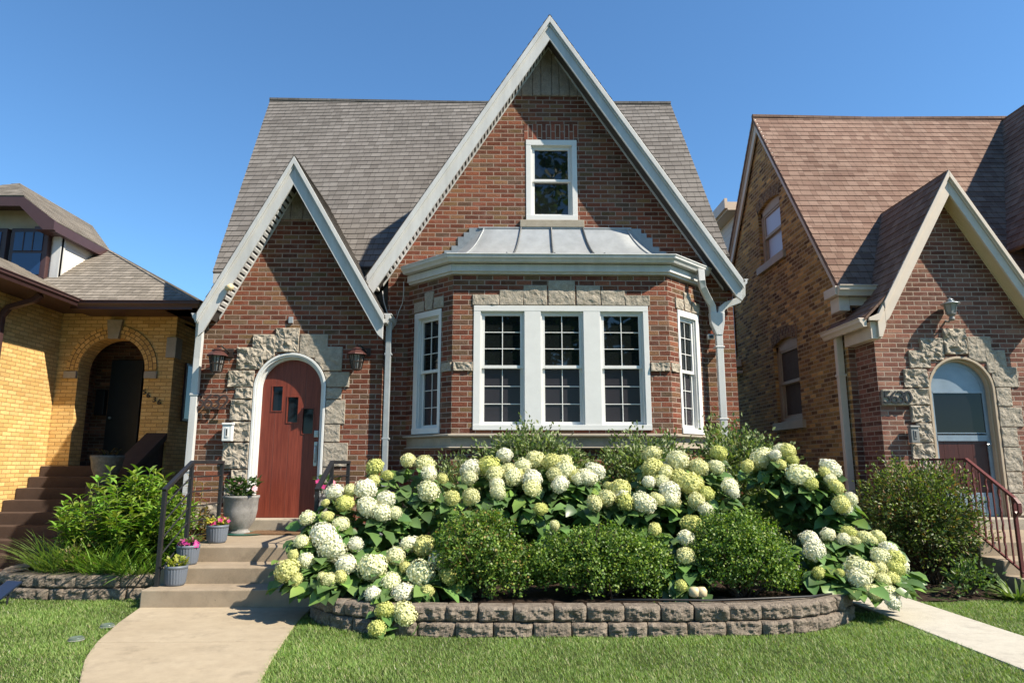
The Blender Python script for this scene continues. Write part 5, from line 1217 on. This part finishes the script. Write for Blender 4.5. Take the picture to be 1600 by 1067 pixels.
BXC = [(.095, .175, .030), (.068, .13, .022), (.155, .24, .038), (.23, .31, .055), (.038, .072, .017)]
bush('boxwood', 'rounded boxwood with yellowed patches, leftmost of the three boxwoods', 'shrub', (-.17, 6.22, .52), (.42, .41, .39), 21000, BXC+[(.26, .20, .06)], [3, 3, 2.4, 1.3, 1, .9], .025, .021, 'boxwoods along the block wall', .12, .55, .34, seed=1, lobes=[(-.06, 0, .02, .88), (.18, -.05, -.10, .66), (-.2, .02, -.08, .6), (.02, .05, .14, .55)], upb=.25, dirw=.45, dirr=.8)
bush('boxwood', 'widest boxwood, dense and green, in the middle of the block wall', 'shrub', (.90, 6.22, .47), (.54, .45, .36), 28000, BXC, [3, 3, 3, 2, 1], .025, .021, 'boxwoods along the block wall', .15, .55, .34, seed=5, lobes=[(-.18, 0, -.01, .76), (.22, .02, -.04, .74), (.02, .0, .08, .6), (.4, 0, -.09, .48), (-.38, -.02, -.08, .5)], upb=.25, dirw=.45, dirr=.8)
bush('boxwood', 'bright green boxwood beside the cream garden spotlight, rightmost of the three', 'shrub', (2.13, 6.25, .51), (.46, .43, .38), 23000, BXC, [3, 3, 3, 2.2, 1], .025, .021, 'boxwoods along the block wall', .14, .55, .34, seed=9, lobes=[(.0, 0, .04, .86), (.22, .0, -.10, .64), (-.2, -.03, -.06, .66), (-.06, .03, .16, .5)], upb=.25, dirw=.45, dirr=.8)
SPC = [(.17, .225, .085), (.12, .17, .06), (.27, .32, .15), (.075, .11, .04)]
bush('spirea', 'loose leafy shrub in front of the bay window sill, left of the middle mullion', 'shrub', (.36, 8.22, 1.0), (.80, .42, .70), 11000, SPC, [3, 3, 2, 1], .056, .030, 'loose shrubs under the bay window', .3, .3, .3, 21, 60, .3)
bush('spirea', 'loose leafy shrub under the right window of the bay', 'shrub', (1.72, 8.25, .95), (.75, .42, .68), 9500, SPC, [3, 3, 2, 1], .056, .030, 'loose shrubs under the bay window', .3, .3, .3, 25, 60, .3)
bush('spirea', 'loose leafy shrub at the house corner beside the right downspout', 'shrub', (2.85, 8.25, 1.0), (.78, .42, .72), 10500, SPC, [3, 3, 2, 1], .056, .030, 'loose shrubs under the bay window', .3, .3, .34, 29, 60, .3)
bush('small_spirea', 'small leafy shrub below the left side window of the bay', 'shrub', (-.52, 8.15, .82), (.48, .32, .58), 4600, SPC, [3, 3, 2, 1], .05, .022, None, .3, .3, .3, 33, 36, .6)
bush('yew_shrub', 'big bronze tinged shrub in front of the brown house entry', 'shrub', (4.82, 7.95, .66), (.70, .52, .66), 19000, [(.09, .135, .038), (.14, .185, .05), (.14, .115, .042), (.05, .075, .025), (.20, .27, .055), (.20, .11, .04)], [3, 2.8, 1.2, 2, 1.5, .5], .042, .022, None, .12, .3, .3, 41, 90, .2)
bush('small_plant', 'small pale green plant in the mulch below the bronze tinged shrub', 'plant', (4.74, 7.15, .16), (.17, .15, .15), 420, [(.12, .19, .06), (.08, .13, .04)], [2, 2], .055, .03, None, 0, .3, .25, 51, 8, .6)
def strappy(name, label, cat, c, R, n, L, Wd, col, droop=.5, spread=.75, seed=0, grp=None, lift=.9):
    t = thing(name, label, cat, c, grp); a = RNG.uniform(0, 2*math.pi, n); r = R*np.sqrt(RNG.uniform(0, 1, n))
    pos = np.stack([c[0]+r*np.cos(a), c[1]+r*np.sin(a), np.full(n, c[2])], 1); d = np.stack([np.cos(a)*spread*RNG.uniform(.1, 1, n)+RNG.normal(0, .15, n), np.sin(a)*spread*RNG.uniform(.1, 1, n)+RNG.normal(0, .15, n), RNG.uniform(lift*.6, lift*1.3, n)], 1)
    ts = [0, .2, .4, .6, .8]; T = np.array([p for u in ts for p in ((u, -.5*(1-u**2.5*.7), -droop*u*u), (u, .5*(1-u**2.5*.7), -droop*u*u))]+[(1, 0, -droop)]); F = []
    for k in range(4): F += [(2*k, 2*k+1, 2*k+3), (2*k, 2*k+3, 2*k+2)]
    F.append((8, 9, 10)); l = RNG.uniform(.55, 1.15, n)*L
    leaves('blades', pos, d, np.tile((0, 0, 1.), (n, 1)), l, np.full(n, Wd)*RNG.uniform(.7, 1.2, n), vary(col, n, .35, .12), 'leaf', t, T, F); return t
strappy('hosta', 'clump of strappy leaves in the mulch beside the right steps', 'plant', (5.12, 6.98, -.01), .13, 90, .26, .025, (.14, .20, .06), .5, 1.1)
strappy('sedge_clump', 'tall arching grass clump at the left end of the grassy bed', 'plant', (-4.62, 7.62, .15), .22, 420, .50, .013, (.17, .25, .06), .45, .8)
strappy('sedge_clump', 'arching grass clump in the middle of the left bed above the curved wall', 'plant', (-4.12, 7.55, .15), .24, 420, .46, .014, (.16, .26, .05), .5, .8)
strappy('sedge_clump', 'low grass clump spilling over the curved wall near the bottom step', 'plant', (-3.72, 7.42, .15), .2, 360, .36, .014, (.15, .25, .05), .55, .85)
strappy('sedge_clump', 'thin grass tuft between the handrail and the leafy perennial', 'plant', (-3.48, 7.75, .15), .12, 260, .42, .014, (.13, .22, .05), .5, .7)
def perennial(name, label, c, R, hgt, n, col, L=.12, seed=0):
    t = thing(name, label, 'plant', c); m = MB(); P, D_, Ls, Cc = [], [], [], []; R_ = random.Random(seed)
    for i in range(n):
        a = R_.uniform(0, 6.28); r = R*math.sqrt(R_.random()); hh = hgt*(1-.45*(r/R)**2)*R_.uniform(.8, 1.08); b = Vector((c[0]+r*.55*math.cos(a), c[1]+r*.55*math.sin(a), c[2])); e = Vector((c[0]+r*math.cos(a), c[1]+r*math.sin(a), c[2]+hh)); m.tube([tuple(b), tuple(b.lerp(e, .5)), tuple(e)], .004, 5)
        for k in range(15):
            f = .28+.72*k/14; p = b.lerp(e, f); q = R_.uniform(0, 6.28)
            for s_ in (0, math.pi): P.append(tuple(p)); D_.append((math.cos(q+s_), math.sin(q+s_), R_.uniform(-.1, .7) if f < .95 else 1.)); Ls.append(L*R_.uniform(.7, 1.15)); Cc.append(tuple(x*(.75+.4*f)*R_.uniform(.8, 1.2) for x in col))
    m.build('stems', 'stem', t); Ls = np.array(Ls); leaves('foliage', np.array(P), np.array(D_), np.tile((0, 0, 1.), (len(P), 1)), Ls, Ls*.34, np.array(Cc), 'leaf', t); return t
perennial('leafy_perennial', 'bushy bright green perennial behind the grass clumps left of the handrail', (-4.2, 8.05, .15), .72, 1.06, 105, (.15, .235, .035), .135, 3)
perennial('leafy_perennial', 'lower leafy perennial filling the left bed beside the handrail', (-3.62, 7.72, .15), .30, .55, 26, (.13, .21, .035), .11, 5)
perennial('russet_perennial', 'russet leaved plant behind the perennial near the left downspout', (-3.75, 8.65, .15), .2, 1.0, 14, (.22, .14, .05), .08, 7)
t = bush('sedum', 'low plant with a bronze centre among the grass clumps in the left bed', 'plant', (-4.42, 7.5, .30), (.2, .18, .16), 600, [(.16, .13, .05), (.12, .16, .04), (.22, .24, .05)], [2, 2, 1], .035, .02, None, 0, .3, .25, 61, 8, .5)

# ------------------------------------------------------------------ lawn blades
def grass(n):
    x = RNG.uniform(-5.6, 7.6, n); y = 3.55+RNG.uniform(0, 1, n)**1.15*3.65
    wl = np.interp(y, [b for b, a in WL], [a for b, a in WL])+.008; wr = np.interp(y, [b for b, a in WR], [a for b, a in WR])-.008
    bx = np.array([p[0] for p in BW[:-3]]); by = np.array([p[1] for p in BW[:-3]]); wall = np.interp(x, bx, by, left=6.72, right=6.45)-.02
    lx = np.array([p[0] for p in LB[::-1]][3:]); ly = np.array([p[1] for p in LB[::-1]][3:]); lw = np.interp(x, lx, ly, left=7.2, right=7.1)-.02
    left = (x < wl) & (y < lw); mid = (x > wr) & (x < 3.385) & (y < wall); right = (x > 4.055) & (y < 6.88+.05*np.sin(x*7))
    k = left | mid | right; x, y = x[k], y[k]; n = len(x)
    pt_ = np.array([noise.fractal(Vector((a*1.1, b*1.1, 3.)), 1., 2., 3) for a, b in zip(x[::1], y[::1])])
    keep = RNG.uniform(0, 1, n) < np.clip(.85+pt_*.5, .45, 1); x, y, pt_ = x[keep], y[keep], pt_[keep]; n = len(x)
    a = RNG.uniform(0, 2*math.pi, n); d = np.stack([np.cos(a)*.65, np.sin(a)*.65, RNG.uniform(.5, 1.2, n)], 1)
    L = RNG.uniform(.014, .034, n)*(1+.35*pt_); base = pick([(.165, .255, .065), (.13, .215, .045), (.235, .30, .105), (.36, .355, .20), (.10, .17, .04)], [4, 3, 2.8, 1.3, 1.4], n, .22)
    base *= (1.12+.3*pt_)[:, None]
    wm = RNG.uniform(0, 1, n) < .006; base[wm] = (.55, .55, .45); L[wm] *= .8
    o = leaves('grass', np.stack([x, y, np.full(n, -.02)], 1), d, np.tile((0, 0, 1.), (n, 1)), L+.012, RNG.uniform(.0022, .0046, n), base, 'grass', None, BLADE_T, BLADE_F)
    o['kind'] = 'stuff'; return n
grass(620000)

# ------------------------------------------------------------------ street trees opposite, seen in the window glass
def tree(label, x, y, h, r, seed):
    t = thing('street_tree', label, 'tree', (x, y, 0), 'street trees opposite'); R_ = random.Random(seed); m = MB()
    m.tube([(x, y, -.1), (x+.1, y, h*.25), (x-.05, y+.1, h*.5), (x, y, h*.85)], [.28, .22, .15, .04], 10); m.build('trunk', 'twig', t)
    m = MB()
    for k in range(14):
        a = R_.uniform(0, 6.28); z = h*R_.uniform(.3, .65); rr = r*R_.uniform(.5, .9); m.tube([(x, y, z), (x+rr*.5*math.cos(a), y+rr*.5*math.sin(a), z+h*.12), (x+rr*math.cos(a), y+rr*math.sin(a), z+h*.2)], [.10, .06, .02], 6)
    m.build('limbs', 'twig', t); n = 9000
    cc = np.array([(x+R_.gauss(0, r*.45), y+R_.gauss(0, r*.45), h*.62+R_.gauss(0, h*.16)) for k in range(46)]); i = RNG.integers(0, 46, n)
    pos = cc[i]+nrmz(RNG.normal(0, 1, (n, 3)))*(RNG.uniform(.5, 1., n)*r*.30)[:, None]
    leaves('crown', pos, RNG.normal(0, 1, (n, 3)), RNG.normal(0, 1, (n, 3)), RNG.uniform(.3, .55, n), RNG.uniform(.22, .4, n), vary((.11, .17, .04), n, .5), 'leaf', t, SMALL_T, SMALL_F)
tree('broad street tree across the road mirrored in the left bay window', -5.5, -12.5, 13.5, 4.4, 1)
tree('tall street tree across the road mirrored in the middle bay window', 1.5, -14.5, 16.5, 4.8, 2)
tree('street tree across the road mirrored in the right bay window', 8.5, -13, 13., 4.4, 3)
